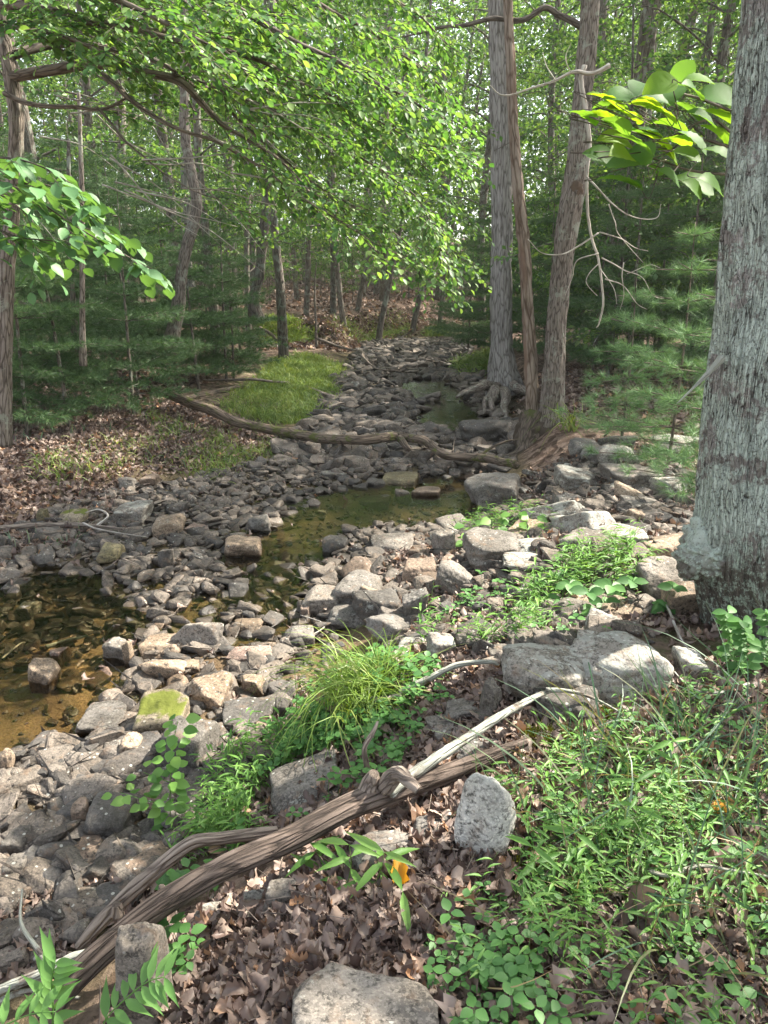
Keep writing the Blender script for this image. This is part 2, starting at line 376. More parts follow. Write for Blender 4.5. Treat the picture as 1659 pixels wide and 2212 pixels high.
def rock_mat(name, a, b, lichen=.35, moss=0.0, wet=True, speck=1.0):
    m, t, out = nodes(name)
    tc = N(t, "TexCoord"); oi = N(t, "ObjectInfo"); g = N(t, "NewGeometry")
    rnd = math_(t, 'FRACT', math_(t, 'ADD', math_(t, 'MULTIPLY', g.outputs['Random Per Island'], 7.3), math_(t, 'MULTIPLY', oi.outputs['Random'], 3.7)))
    vec = N(t, "VectorMath"); vec.operation = 'ADD'; t.links.new(g.outputs['Position'], vec.inputs[0])
    cb = N(t, "CombineXYZ"); t.links.new(math_(t, 'MULTIPLY', rnd, 9.0), cb.inputs[0]); t.links.new(math_(t, 'MULTIPLY', rnd, 31.0), cb.inputs[1]); t.links.new(cb.outputs[0], vec.inputs[1])
    pv = vec.outputs[0]
    big = noise(t, 6, 6, .65, pv, .3); fine = noise(t, 55, 6, .7, pv); mid = noise(t, 17, 5, .6, pv)
    base = mix(t, rnd, a, b)
    c = mix(t, ramp(t, big, [(.35, (0, 0, 0)), (.68, (1, 1, 1))]), mix(t, 1, base, (.58, .56, .54), 'MULTIPLY'), mix(t, 1, base, (1.28, 1.24, 1.2), 'MULTIPLY'))
    c = mix(t, ramp(t, fine, [(.38, (.9, .9, .9)), (.52, (0, 0, 0))]), c, (.045, .04, .035))
    c = mix(t, ramp(t, noise(t, 130, 3, .6, pv), [(.5, (0, 0, 0)), (.62, (.5, .5, .5))]), c, mix(t, 1, base, (1.7, 1.65, 1.55), 'MULTIPLY'))
    c = mix(t, ramp(t, noise(t, 2.6, 4, .65, pv, .8), [(.42, (.75,)*3), (.56, (0, 0, 0))]), c, mix(t, 1, c, (.55, .53, .50), 'MULTIPLY'))
    c = mix(t, ramp(t, mid, [(.56, (0, 0, 0)), (.72, (.55, .55, .55))]), c, (.20, .13, .085))
    # pale lichen: small dots and blotches
    v = N(t, "TexVoronoi", i_Scale=30.0); t.links.new(pv, v.inputs[0])
    dots = math_(t, 'MULTIPLY', math_(t, 'LESS_THAN', math_(t, 'ADD', v.outputs[0], math_(t, 'MULTIPLY', fine, .25)), .30), math_(t, 'GREATER_THAN', noise(t, 4.0, 2, .5, pv), .58-.2*lichen))
    blot = ramp(t, math_(t, 'ADD', math_(t, 'MULTIPLY', noise(t, 9.0, 7, .75, pv, .5), 1.0), math_(t, 'MULTIPLY', fine, .12)), [(.74-.22*lichen, (0, 0, 0)), (.765-.22*lichen, (1, 1, 1))])
    up = N2(t, N3(t, g.outputs['Normal'], 2), .0, .5)
    c = mix(t, math_(t, 'MULTIPLY', math_(t, 'MULTIPLY', blot, .55), up), c, (.36, .365, .33))
    c = mix(t, math_(t, 'MULTIPLY', math_(t, 'MULTIPLY', dots, .6*speck), up), c, (.46, .46, .42))
    if moss: c = mix(t, math_(t, 'MULTIPLY', ramp(t, noise(t, 7, 5, .6, pv), [(.62-.3*moss, (0, 0, 0)), (.70-.3*moss, (1, 1, 1))]), N2(t, N3(t, g.outputs['Normal'], 2), .3, .8)), c, (.10, .115, .015))
    rough = .82
    bs = N(t, "BsdfPrincipled", i_Roughness=.82)
    if wet:                                            # stones standing in the stream are wet at the foot
        z = N3(t, g.outputs['Position'], 2)
        wz = math_(t, 'ADD', z, math_(t, 'MULTIPLY', big, .06))
        wf = ramp(t, N2(t, wz, WATER+.02, WATER+.09), [(0, (1, 1, 1)), (1, (0, 0, 0))])
        c = mix(t, wf, c, mix(t, 1.0, c, (.42, .37, .32), 'MULTIPLY'))
        t.links.new(ramp(t, wf, [(0, (.82,)*3), (1, (.28,)*3)]), bs.inputs['Roughness'])
    t.links.new(c, bs.inputs[0]); bs.inputs['Specular IOR Level'].default_value = .35
    bp = N(t, "Bump", i_Strength=.95, i_Distance=.014)
    t.links.new(math_(t, 'ADD', math_(t, 'MULTIPLY', mid, .8), math_(t, 'MULTIPLY', fine, .35)), bp.inputs['Height'])
    t.links.new(bp.outputs[0], bs.inputs['Normal']); t.links.new(bs.outputs[0], out.inputs[0]); return m
def N3(t, v, k):
    s = t.nodes.new("ShaderNodeSeparateXYZ"); t.links.new(v, s.inputs[0]); return s.outputs[k]
M['bark_maple'] = lichened_bark()
M['rock'] = rock_mat('rock_grey', (.145, .14, .135), (.235, .212, .19), .3)
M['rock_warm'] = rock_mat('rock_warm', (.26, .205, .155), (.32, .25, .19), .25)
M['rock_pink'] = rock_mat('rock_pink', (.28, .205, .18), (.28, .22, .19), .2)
M['rock_dark'] = rock_mat('rock_dark', (.075, .072, .07), (.115, .107, .10), .3)
M['rock_olive'] = rock_mat('rock_olive', (.20, .175, .10), (.24, .21, .13), .2)
M['rock_lichen'] = rock_mat('rock_lichen', (.25, .235, .215), (.29, .27, .25), .85, wet=False)
M['rock_white'] = rock_mat('rock_white', (.62, .62, .60), (.66, .66, .64), 1.7, wet=False)
M['rock_brown'] = rock_mat('rock_brown', (.19, .145, .115), (.22, .17, .135), .25)
M['rock_mossy'] = rock_mat('rock_mossy', (.27, .225, .16), (.27, .23, .17), .2, moss=.5)
M['pebble'] = rock_mat('pebbles', (.075, .073, .073), (.205, .175, .15), .12)

# ground: soil, leaf mould, gravel in the bed, sand under the water
def ground_mat():
    m, t, out = nodes('ground_soil')
    g = N(t, "NewGeometry"); pos = g.outputs['Position']
    at_ = N(t, "Attribute"); at_.attribute_name = 'bed'; bed = at_.outputs['Fac']
    a2 = N(t, "Attribute"); a2.attribute_name = 'green'; grn = a2.outputs['Fac']
    big = noise(t, 1.6, 5, .6, pos); fine = noise(t, 40, 6, .7, pos)
    v = N(t, "TexVoronoi", i_Scale=15.0, i_Randomness=1.0); t.links.new(pos, v.inputs[0])
    dist = N(t, "VectorMath"); dist.operation = 'ADD'; t.links.new(pos, dist.inputs[0])
    leafc = ramp(t, N3(t, v.outputs['Color'], 0), [(0, (.055, .035, .025)), (.35, (.12, .075, .055)), (.7, (.20, .14, .11)), (1, (.30, .215, .17))])
    litter = mix(t, ramp(t, fine, [(.35, (.7,)*3), (.55, (0, 0, 0))]), leafc, (.045, .032, .022))
    litter = mix(t, math_(t, 'MULTIPLY', grn, ramp(t, noise(t, 14, 4, .6, pos), [(.4, (0, 0, 0)), (.6, (1, 1, 1))])), litter, (.05, .085, .02))
    sand = ramp(t, noise(t, 70, 4, .7, pos), [(.3, (.09, .065, .042)), (.5, (.20, .145, .095)), (.7, (.31, .235, .165))])
    sand = mix(t, ramp(t, big, [(.4, (0, 0, 0)), (.6, (.8,)*3)]), sand, (.085, .065, .045))
    a3 = N(t, 'Attribute'); a3.attribute_name = 'warm'
    sand = mix(t, 1.0, sand, mix(t, a3.outputs['Fac'], (.62, .66, .58), (1.12, 1.0, .84)), 'MULTIPLY')
    c = mix(t, bed, litter, sand)
    bs = N(t, "BsdfPrincipled", i_Roughness=.9); t.links.new(c, bs.inputs[0]); bs.inputs['Specular IOR Level'].default_value = .2
    bp = N(t, "Bump", i_Strength=.8, i_Distance=.03)
    t.links.new(math_(t, 'ADD', fine, math_(t, 'MULTIPLY', v.outputs[0], .6)), bp.inputs['Height']); t.links.new(bp.outputs[0], bs.inputs['Normal'])
    t.links.new(bs.outputs[0], out.inputs[0]); return m
M['ground'] = ground_mat()

def water_mat():
    m, t, out = nodes('stream_water')
    g = N(t, "NewGeometry"); pos = g.outputs['Position']
    bp = N(t, "Bump", i_Strength=.30, i_Distance=.02)
    mp = N(t, "Mapping"); mp.inputs['Scale'].default_value = (1, .8, 1); mp.inputs['Rotation'].default_value = (0, 0, .5); t.links.new(pos, mp.inputs[0])
    amt = ramp(t, noise(t, .55, 2, .5, pos), [(.42, (.06,)*3), (.62, (1, 1, 1))])
    t.links.new(math_(t, 'MULTIPLY', noise(t, 16, 3, .5, mp.outputs[0], .6), amt), bp.inputs['Height'])
    fr = N(t, "Fresnel", i_IOR=1.34); t.links.new(bp.outputs[0], fr.inputs['Normal'])
    tr = N(t, "BsdfTransparent"); tr.inputs[0].default_value = (.80, .76, .60, 1)
    gl = N(t, "BsdfGlossy", i_Roughness=.03); t.links.new(bp.outputs[0], gl.inputs['Normal'])
    s = N(t, "MixShader"); t.links.new(math_(t, 'MULTIPLY', fr.outputs[0], 1.5, clamp=True), s.inputs[0]); t.links.new(tr.outputs[0], s.inputs[1]); t.links.new(gl.outputs[0], s.inputs[2])
    t.links.new(s.outputs[0], out.inputs[0]); return m
M['water'] = water_mat()

# ------------------------------------------------------------------ ground and water
u = np.linspace(-1, 1, 441); gx = 2.1*np.sinh(4.75*u)
v = np.linspace(-3.2, 4.62, 561); gy = 4.0 + 3*np.sinh(v)
X, Y = np.meshgrid(gx, gy); Z = H(X, Y)
nx, ny = len(gx), len(gy)
idx = np.arange(nx*ny).reshape(ny, nx)
quads = np.stack([idx[:-1, :-1], idx[:-1, 1:], idx[1:, 1:], idx[1:, :-1]], -1).reshape(-1, 4)
ground = mk('ground', np.stack([X, Y, Z], -1).reshape(-1, 3), [quads], M['ground']); ground['kind'] = 'structure'
bedm = 1-smooth((Z-(WATER+.05))/.12 + .35*n2(X, Y, 2.2, 77, 2))
GRASS_ISLE = world_poly([(560, 905), (640, 918), (735, 868), (742, 800), (690, 772), (600, 782), (560, 830), (470, 878)])
grn = np.exp(-((X+1.9)/1.2)**2-((Y-14)/3.5)**2) + .7*np.exp(-((X+2.6)/1.0)**2-((Y-9)/1.5)**2) + .5*smooth((X-.4)/.5)*smooth((4.5-Y)/2) + .6*gauss(X, Y, -3, 23, 2.5, 2)
for nm, arr in (('bed', bedm), ('green', np.clip(grn, 0, 1)), ('warm', np.clip(gauss(X, Y, -1.9, 3.7, 1.6, .9)*1.3, 0, 1))):
    at_ = ground.data.attributes.new(nm, 'FLOAT', 'POINT'); at_.data.foreach_set('value', arr.astype(np.float32).ravel())
wy = np.concatenate([np.linspace(-6, 36, 85)])
wl = np.interp(wy, TY, TL)-.6; wr = np.interp(wy, TY, TR)+.5; wt = np.linspace(0, 1, 9)
WV = np.array([[(l+(r-l)*q, y, WATER) for q in wt] for y, l, r in zip(wy, wl, wr)]).reshape(-1, 3)
iw = np.arange(len(wy)*9).reshape(len(wy), 9)
water = mk('water', WV, [np.stack([iw[:-1, :-1], iw[:-1, 1:], iw[1:, 1:], iw[1:, :-1]], -1).reshape(-1, 4)], M['water']); water['kind'] = 'structure'

# ------------------------------------------------------------------ rocks
_ico = {}
def ico(level):
    if level not in _ico:
        bm = bmesh.new(); bmesh.ops.create_icosphere(bm, subdivisions=level, radius=1)
        bm.verts.ensure_lookup_table()
        _ico[level] = (np.array([v.co[:] for v in bm.verts]), np.array([[v.index for v in f.verts] for f in bm.faces])); bm.free()
    return _ico[level]
def rock_shape(seed, size, level=4, p=16, planes=11, rough=.03, flat=False, box=False):
    r = np.random.default_rng(seed); D, T = ico(level)
    n = unit(planes, r); d = r.uniform(.66, 1.0, planes)
    n = np.vstack([n, [[0, 0, 1], [0, 0, -1]] if flat else unit(2, r)]); d = np.append(d, r.uniform(.55, .8, 2) if flat else [.9, .9])
    if box:
        ax = np.array([[1, 0, 0], [-1, 0, 0], [0, 1, 0], [0, -1, 0], [0, 0, 1], [0, 0, -1.0]]) + r.normal(size=(6, 3))*.17
        ax /= np.linalg.norm(ax, axis=1)[:, None]; n = np.vstack([n, ax]); d = np.append(d*1.28, r.uniform(.68, .92, 6))
    q = np.maximum(D@n.T, 1e-4)/d
    rr = ((q**p).sum(1) + .25**p)**(-1/p); rr = np.minimum(rr, 1.5)
    V = D*rr[:, None]
    V = V + D*(vnoise(V, 2.2, seed, 3)*rough*2.0 + vnoise(V, 9, seed+3, 2)*rough*.8)[:, None]
    lo, hi = V.min(0), V.max(0); V = (V-(lo+hi)/2)/(hi-lo)*np.asarray(size)
    return V, [T]

USED = []
def rot_z(V, a):
    c, s = math.cos(a), math.sin(a); return V@np.array([[c, s, 0], [-s, c, 0], [0, 0, 1.0]])
def place_rock(x0, y0, x1, y1, mat, label, depth=1.0, seed=None, level=5, p=22, planes=11, tilt=0, sink=.22, group=None, name='rock', flat=False, lift=0, box=True):
    """a rock whose outline in the photograph is the box (x0,y0)-(x1,y1)"""
    seed = seed if seed is not None else int(x0*7+y0*3)
    g = at((x0+x1)/2, y1-(y1-y0)*.18); z = zc(g)
    wd = (x1-x0)*z/F; down = math.atan2(CAM_H-g[2], g[1]); dp = wd*depth
    ht = max(((y1-y0)*z/F - dp*math.sin(down)*.8)/math.cos(down), wd*.18)*(1+sink)
    V, Fc = rock_shape(seed, (1, 1, 1), level, p, planes, flat=flat, box=box)
    c, s = math.cos(tilt), math.sin(tilt); RT = np.array([[c, 0, -s], [0, 1, 0], [s, 0, c]])
    loc = g + [0, dp*.3, 0]
    for _ in range(14):                               # settle size and place until the rock reads as it should
        loc[2] = float(H(loc[0], loc[1])) + ht*(.5-sink/(1+sink)) + lift
        W = (V*[wd, dp, ht])@RT + loc; vis = W[W[:, 2] > H(W[:, 0], W[:, 1])]
        if len(vis) < 20: ht *= 1.3; continue
        zz = vis[:, 1]*cp - (vis[:, 2]-CAM_H)*sp; px = CX + F*vis[:, 0]/zz; py = CY - F*(vis[:, 1]*sp + (vis[:, 2]-CAM_H)*cp)/zz
        k = z/F*.6
        loc[0] += ((x0+x1)/2-(px.min()+px.max())/2)*k; wd *= float(np.clip(((x1-x0)/(px.max()-px.min())), .8, 1.25))**.7
        loc[1] = max(loc[1] - (y1-py.max())*k/max(math.sin(down), .25)*.6, .8)
        r_h = float(np.clip((y1-y0)/(py.max()-py.min()), .8, 1.25)); ht = max(ht*r_h**.6, wd*.14); dp = float(np.clip(dp*r_h**.35, wd*.35, wd*1.7))
    V = (V*[wd, dp, ht])@RT
    o = mk(name, V, Fc, M[mat], loc=loc); tag(o, label, 'rock', group)
    USED.append((loc[0], loc[1], max(wd, dp)*.45)); return o

ROCKS = [
 # x0, y0, x1, y1, material, label, options
 (980, 1668, 1116, 1868, 'rock_white', 'pale lichen-white upright rock with one dark hole, right of the foreground log', dict(depth=.55, p=14, sink=.12, seed=6, box=False, planes=13)),
 (625, 2078, 955, 2330, 'rock', 'grey slab with round lichen rosettes at the bottom edge, among dead leaves', dict(depth=.8, p=26)),
 (248, 1990, 376, 2270, 'rock', 'tall smooth grey rock leaning against the lower end of the foreground log', dict(depth=.9, p=11, sink=.2, seed=4, planes=12)),
 (758, 1792, 896, 1905, 'rock', 'smooth grey wedge rock just under the foreground log', dict(depth=.9)),
 (888, 1755, 990, 1832, 'rock', 'rounded grey rock with mossy edge between log and white lichen rock', dict(p=12)),
 (418, 1945, 546, 2008, 'rock_lichen', 'small flat pale stone lying below the middle of the foreground log', dict(depth=.5, p=12)),
 (568, 1895, 642, 1985, 'rock', 'small grey rock tucked beside the flat pale stone under the log', {}),
 (525, 1920, 580, 1985, 'rock_lichen', 'narrow pale stone leaning between flat stone and log', dict(depth=.6)),
 (582, 1615, 735, 1765, 'rock', 'large tilted grey slab among green trefoil leaves behind the foreground log', dict(depth=1.5, tilt=-.25, p=40, flat=True, sink=.3, seed=8)),
 (345, 1545, 482, 1682, 'rock', 'triangular grey rock with flat sloping face near the trefoil seedling', dict(p=30, planes=7)),
 (284, 1488, 412, 1605, 'rock_mossy', 'tan rock capped with bright yellow-green moss at the edge of the pool', dict(p=12)),
 (162, 1512, 276, 1590, 'rock', 'dark-topped rounded rock at the pool edge beside the mossy rock', dict(p=11)),
 (172, 1572, 266, 1632, 'rock_warm', 'light tan rounded rock in front of the dark-topped one by the pool', dict(p=10)),
 (256, 1580, 312, 1650, 'rock_warm', 'small tan rock below the mossy rock', {}),
 (180, 1708, 300, 1822, 'rock_dark', 'big dark speckled rock in the stone heap at the lower left', dict(p=12)),
 (104, 1788, 242, 1892, 'rock_brown', 'squarish reddish-brown rock in the heap at the lower left', dict(p=26, planes=8)),
 (152, 1720, 196, 1790, 'rock_brown', 'small upright brown rock beside the dark speckled one', {}),
 (0, 1780, 84, 1862, 'rock_dark', 'dark angular rock by the left edge below the pool', {}),
 (0, 1840, 70, 1915, 'rock', 'grey rock at the left edge below the dark angular one', {}),
 (130, 1640, 232, 1712, 'rock_warm', 'flat tan rock between pool and dark stones', dict(p=10)),
 (186, 1665, 262, 1720, 'rock_pink', 'pinkish cracked rock on top of the left stone heap', {}),
 (48, 1690, 108, 1735, 'rock_dark', 'rounded dark stone beside the shallow water at left', dict(p=10)),
 (66, 1650, 140, 1690, 'rock_warm', 'long tan stone by the water at far left', dict(p=10)),
 (0, 1615, 34, 1680, 'rock_warm', 'pale sunlit rock cut by the left edge of the picture', dict(p=10)),
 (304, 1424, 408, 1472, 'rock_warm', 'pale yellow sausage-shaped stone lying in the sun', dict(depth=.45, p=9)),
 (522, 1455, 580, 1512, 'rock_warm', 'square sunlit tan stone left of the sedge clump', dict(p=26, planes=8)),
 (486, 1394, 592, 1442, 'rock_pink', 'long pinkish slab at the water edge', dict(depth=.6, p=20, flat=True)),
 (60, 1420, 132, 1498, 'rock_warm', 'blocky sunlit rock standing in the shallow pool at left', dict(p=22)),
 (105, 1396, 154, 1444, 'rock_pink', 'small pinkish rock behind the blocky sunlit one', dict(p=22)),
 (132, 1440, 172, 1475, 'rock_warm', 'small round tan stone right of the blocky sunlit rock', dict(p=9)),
 (220, 1375, 276, 1440, 'rock', 'grey wedge half of the upright pair at the pool edge', {}),
 (262, 1382, 292, 1445, 'rock_warm', 'thin pale upright stone of the pair at the pool edge', dict(p=12)),
 (298, 1366, 398, 1432, 'rock_warm', 'pyramid-shaped tan rock at the near edge of the stream', dict(p=20, planes=8)),
 (366, 1344, 484, 1412, 'rock', 'long grey rock sloping into the stream', dict(depth=.45, p=20)),
 (34, 1298, 92, 1345, 'rock_lichen', 'pale angular rock alone in the brown water at left', {}),
 (400, 1450, 505, 1535, 'rock_warm', 'broad broken tan slab in the sun between pool and sedge', dict(p=26, flat=True)),
 (480, 1505, 600, 1590, 'rock_dark', 'wide dark angular rock left of the sedge clump', dict(p=24)),
 (590, 1505, 634, 1560, 'rock_dark', 'small dark block against the sedge clump', {}),
 (718, 1230, 828, 1312, 'rock', 'big rounded grey boulder in the middle at the water edge', dict(p=10)),
 (760, 1270, 864, 1352, 'rock_dark', 'dark rounded boulder leaning on the big grey one', dict(p=10)),
 (650, 1262, 742, 1330, 'rock', 'rough grey rock at the tip of the stone bar', dict(p=20)),
 (700, 1300, 800, 1360, 'rock', 'long flat grey rock below the two rounded boulders', dict(p=20, flat=True)),
 (648, 1305, 672, 1345, 'rock_pink', 'small pale cube-like stone at the tip of the bar', dict(p=26)),
 (868, 1203, 942, 1268, 'rock_brown', 'dark brown round stone set in dead leaves', dict(p=10)),
 (868, 1268, 926, 1345, 'rock', 'grey triangular stone below the round brown one', dict(p=26, planes=7)),
 (940, 1210, 1035, 1290, 'rock', 'slanted grey slab pointing down among the leaves of the bar', dict(tilt=.5, p=20)),
 (998, 1138, 1132, 1236, 'rock', 'large square grey boulder on the bar behind green seedlings', dict(p=22, planes=8)),
 (932, 1140, 985, 1205, 'rock', 'upright oval grey rock by the green pool', dict(p=11)),
 (800, 1150, 895, 1205, 'rock', 'broad pale rock where the pool spills over', dict(p=16)),
 (695, 1155, 752, 1205, 'rock_dark', 'rounded dark rock at the outflow of the green pool', dict(p=11)),
 (1002, 1020, 1128, 1112, 'rock', 'huge wedge-shaped boulder on the right shore of the green pool', dict(p=20, planes=8, seed=77)),
 (990, 905, 1114, 968, 'rock_dark', 'broad humped boulder behind the end of the fallen trunk', dict(p=14)),
 (814, 1018, 906, 1066, 'rock_olive', 'olive-brown wedge rock standing in the green pool', dict(p=20, planes=7)),
 (888, 1050, 952, 1090, 'rock_brown', 'low rounded brown rock in the green pool', dict(p=10)),
 (850, 1055, 890, 1092, 'rock', 'small pale-ringed rock between the olive and the brown rock', {}),
 (774, 1068, 846, 1102, 'rock_dark', 'low dark rock at the left side of the green pool', {}),
 (244, 1080, 332, 1135, 'rock_lichen', 'pale lichened rock beside the bleached stick on the left bank', dict(p=14)),
 (124, 1098, 192, 1140, 'rock_mossy', 'olive moss-covered rock in leaf litter on the left bank', dict(p=9)),
 (78, 1098, 110, 1135, 'rock_olive', 'small upright mossy stone left of the moss-covered rock', {}),
 (328, 1108, 402, 1165, 'rock_warm', 'tan two-headed rock by the left end of the gravel', {}),
 (208, 1170, 272, 1218, 'rock_olive', 'greenish rounded rock below the bleached stick', dict(p=9)),
 (484, 1155, 572, 1208, 'rock_warm', 'flat-topped tan rock at the far side of the riffle', dict(p=16)),
 (390, 1130, 450, 1158, 'rock_pink', 'small pink-tan stone behind the flat-topped tan rock', {}),
 (535, 1110, 590, 1150, 'rock', 'blocky grey rock by the near left corner of the green pool', {}),
 (340, 1185, 378, 1235, 'rock_dark', 'pointed dark stone in the riffle', dict(p=26, planes=7)),
 (120, 1268, 210, 1300, 'rock_dark', 'long dark rock at the edge of the brown pool', dict(depth=.6)),
 (0, 1245, 80, 1290, 'rock_dark', 'low dark slab at the left edge above the brown pool', dict(flat=True)),
 (300, 1022, 350, 1055, 'rock_brown', 'brown angular stone where grass meets gravel', {}),
 (255, 1030, 300, 1060, 'rock', 'grey stone left of the brown one at the grass edge', {}),
 (1082, 1388, 1275, 1520, 'rock_lichen', 'large pale boulder with rounded top, left of the pair', dict(p=14, depth=.8)),
 (1222, 1362, 1456, 1535, 'rock_lichen', 'largest boulder, lichen spotted, in front of the big trunk', dict(p=15, depth=.8)),
 (1140, 1462, 1296, 1572, 'rock_dark', 'dark lichen-patched slab in front of the two large boulders', dict(p=22)),
 (1030, 1462, 1084, 1562, 'rock', 'narrow upright grey stone beside the large pale boulder', dict(p=20)),
 (960, 1505, 1040, 1562, 'rock', 'grey rock left of the narrow upright stone', {}),
 (918, 1540, 1010, 1602, 'rock', 'flat mottled rock behind the lichen-covered branch', dict(p=20)),
 (985, 1592, 1132, 1655, 'rock', 'flat grey slab between log tip and lichen-covered branch', dict(p=20, flat=True)),
 (1050, 1390, 1110, 1432, 'rock', 'small rock behind the large pale boulder', {}),
 (1242, 1360, 1312, 1412, 'rock_lichen', 'small pale rock on top behind the large boulders', {}),
 (1450, 1395, 1530, 1480, 'rock_lichen', 'dark-based lichened rock between largest boulder and big trunk', {}),
 (1540, 1540, 1610, 1575, 'rock_warm', 'small sand-coloured stone in leaves right of the boulders', dict(p=10)),
 (1372, 1200, 1508, 1310, 'rock', 'fin-shaped pointed rock half in sun, left of the big trunk', dict(p=26, planes=7, seed=5)),
 (1425, 1252, 1512, 1330, 'rock_warm', 'cracked brown rock against the foot of the big trunk', dict(p=22)),
 (1280, 1285, 1392, 1345, 'rock_warm', 'rounded orange-tan rock behind dark green leaflets', dict(p=10)),
 (1180, 1290, 1290, 1350, 'rock', 'low grey rock left of the orange-tan one', dict(flat=True)),
 (1380, 1165, 1455, 1215, 'rock_warm', 'bright sunlit rock behind the fin-shaped rock', dict(p=20)),
 (1185, 1108, 1284, 1150, 'rock_lichen', 'pale flat-topped block on the right rubble slope', dict(p=24, planes=8)),
 (1275, 1130, 1402, 1182, 'rock_lichen', 'long pale rounded slab on the right rubble slope', dict(p=14, depth=.7)),
 (1196, 1002, 1292, 1066, 'rock_lichen', 'sloping wedge slab beside the root of the twin trees', dict(p=24, planes=7)),
 (1288, 960, 1382, 1012, 'rock_lichen', 'pale rock at the top of the rubble slope', dict(p=18)),
 (1290, 1000, 1432, 1062, 'rock', 'wide leaning slab across the top of the rubble', dict(p=24, flat=True)),
 (1400, 1030, 1486, 1085, 'rock_lichen', 'slanting lichened slab close to the big trunk', dict(p=20)),
 (1336, 1068, 1444, 1110, 'rock', 'flat pale stone halfway down the rubble slope', dict(p=18, flat=True)),
 (1196, 1066, 1262, 1105, 'rock', 'small blocky stone on the rubble below the wedge slab', {}),
 (1400, 955, 1500, 998, 'rock', 'lichened rock under the pine beside the big trunk', dict(p=14)),
 (1092, 1160, 1200, 1200, 'rock_lichen', 'flat round-edged rock among the bar seedlings, upper of two', dict(p=12)),
 (1085, 1192, 1200, 1236, 'rock_lichen', 'flat round-edged rock among the bar seedlings, lower of two', dict(p=12)),
 (1350, 1098, 1395, 1135, 'rock_warm', 'small brown knob of rock standing on the rubble', {}),
 (840, 1390, 960, 1432, 'rock', 'low rock right behind the sedge clump', dict(flat=True)),
 (920, 1365, 985, 1425, 'rock_lichen', 'pale rock among the plants behind the curled branch', {}),
 (610, 1350, 680, 1402, 'rock', 'grey rock at the shore above the sedge clump', {}),
 (505, 1335, 570, 1378, 'rock_warm', 'half-wet tan rock at the edge of the riffle', {}),
]
for r_ in ROCKS: place_rock(*r_[:6], **r_[6])

# smaller rocks that lie loose: copies of a dozen shapes
PROTO = []
for k in range(16):
    V, Fc = rock_shape(900+k, (1, .8+.3*(k % 3)*.5, .26+.09*(k % 4)), 4, 12+k % 4*8, 9, flat=k % 2 == 0, box=True); PROTO.append((V, Fc))
PMESH = {}
def scatter_rocks(poly, n, smin, smax, mats, label, group, gap=.8, zmin=-9):
    made = 0; tries = 0
    while made < n and tries < n*60:
        tries += 1; q = sample_poly(poly, 1)[0]; s = smin*(smax/smin)**(rng.random()**1.6)
        if any((q[0]-a)**2+(q[1]-b)**2 < ((c+s*.5)*gap)**2 for a, b, c in USED): continue
        k = int(rng.integers(len(PROTO))); mt = mats[int(rng.integers(len(mats)))]; z = float(H(q[0], q[1]))
        if z < zmin: continue
        if (k, mt) not in PMESH:
            o = mk('rock', PROTO[k][0], PROTO[k][1], M[mt]); PMESH[(k, mt)] = o.data
        else:
            o = bpy.data.objects.new('rock', PMESH[(k, mt)]); COL.objects.link(o)
        o.scale = (s*rng.uniform(.8, 1.2), s*rng.uniform(.7, 1.1), s*rng.uniform(.6, 1.1))
        o.rotation_euler = (rng.normal()*.25, rng.normal()*.25, rng.uniform(0, 6.28))
        o.location = (q[0], q[1], z+s*.10); tag(o, label, 'rock', group); USED.append((q[0], q[1], s*.45)); made += 1
MIXR = ['rock', 'rock', 'rock_dark', 'rock_dark', 'rock_brown', 'rock_lichen']
scatter_rocks(world_poly([(0, 1640), (150, 1600), (330, 1600), (560, 1560), (620, 1620), (330, 1900), (60, 2060), (0, 2050)]), 24, .11, .25, ['rock', 'rock_dark', 'rock_dark', 'rock_brown'], 'grey or brown loose stone in the heap between the brown pool and the log', 'loose stones of the lower left heap', gap=.75)
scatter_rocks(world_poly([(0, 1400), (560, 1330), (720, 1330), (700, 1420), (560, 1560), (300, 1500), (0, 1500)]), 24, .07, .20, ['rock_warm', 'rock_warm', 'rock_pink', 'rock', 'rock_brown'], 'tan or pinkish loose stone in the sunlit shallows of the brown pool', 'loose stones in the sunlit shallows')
scatter_rocks(world_poly([(0, 1200), (300, 1060), (620, 1010), (720, 1120), (520, 1250), (0, 1290)]), 34, .08, .22, MIXR, 'grey loose stone on the gravel bar left of the riffle', 'loose stones of the left gravel bar')
scatter_rocks(world_poly([(540, 1010), (640, 960), (1110, 1000), (1010, 1050), (740, 1060)]), 28, .10, .26, ['rock', 'rock_dark', 'rock_dark', 'rock_brown'], 'grey wet stone between the fallen trunk and the green pool', 'wet stones below the fallen trunk')
scatter_rocks(world_poly([(640, 940), (740, 800), (780, 745), (985, 745), (1030, 820), (1100, 930), (1100, 960)]), 30, .14, .42, ['rock', 'rock', 'rock_dark', 'rock_brown', 'rock_lichen'], 'grey stone in the creek bed upstream of the fallen trunk', 'stones upstream of the fallen trunk')
scatter_rocks(world_poly([(760, 1240), (1000, 1130), (1180, 1000), (1480, 960), (1500, 1180), (1400, 1380), (1100, 1450), (900, 1420)]), 54, .16, .48, ['rock', 'rock', 'rock_lichen', 'rock_brown', 'rock_warm'], 'grey or tan loose stone of the rubble between pool and big trunk', 'loose stones of the right rubble slope', gap=.66)

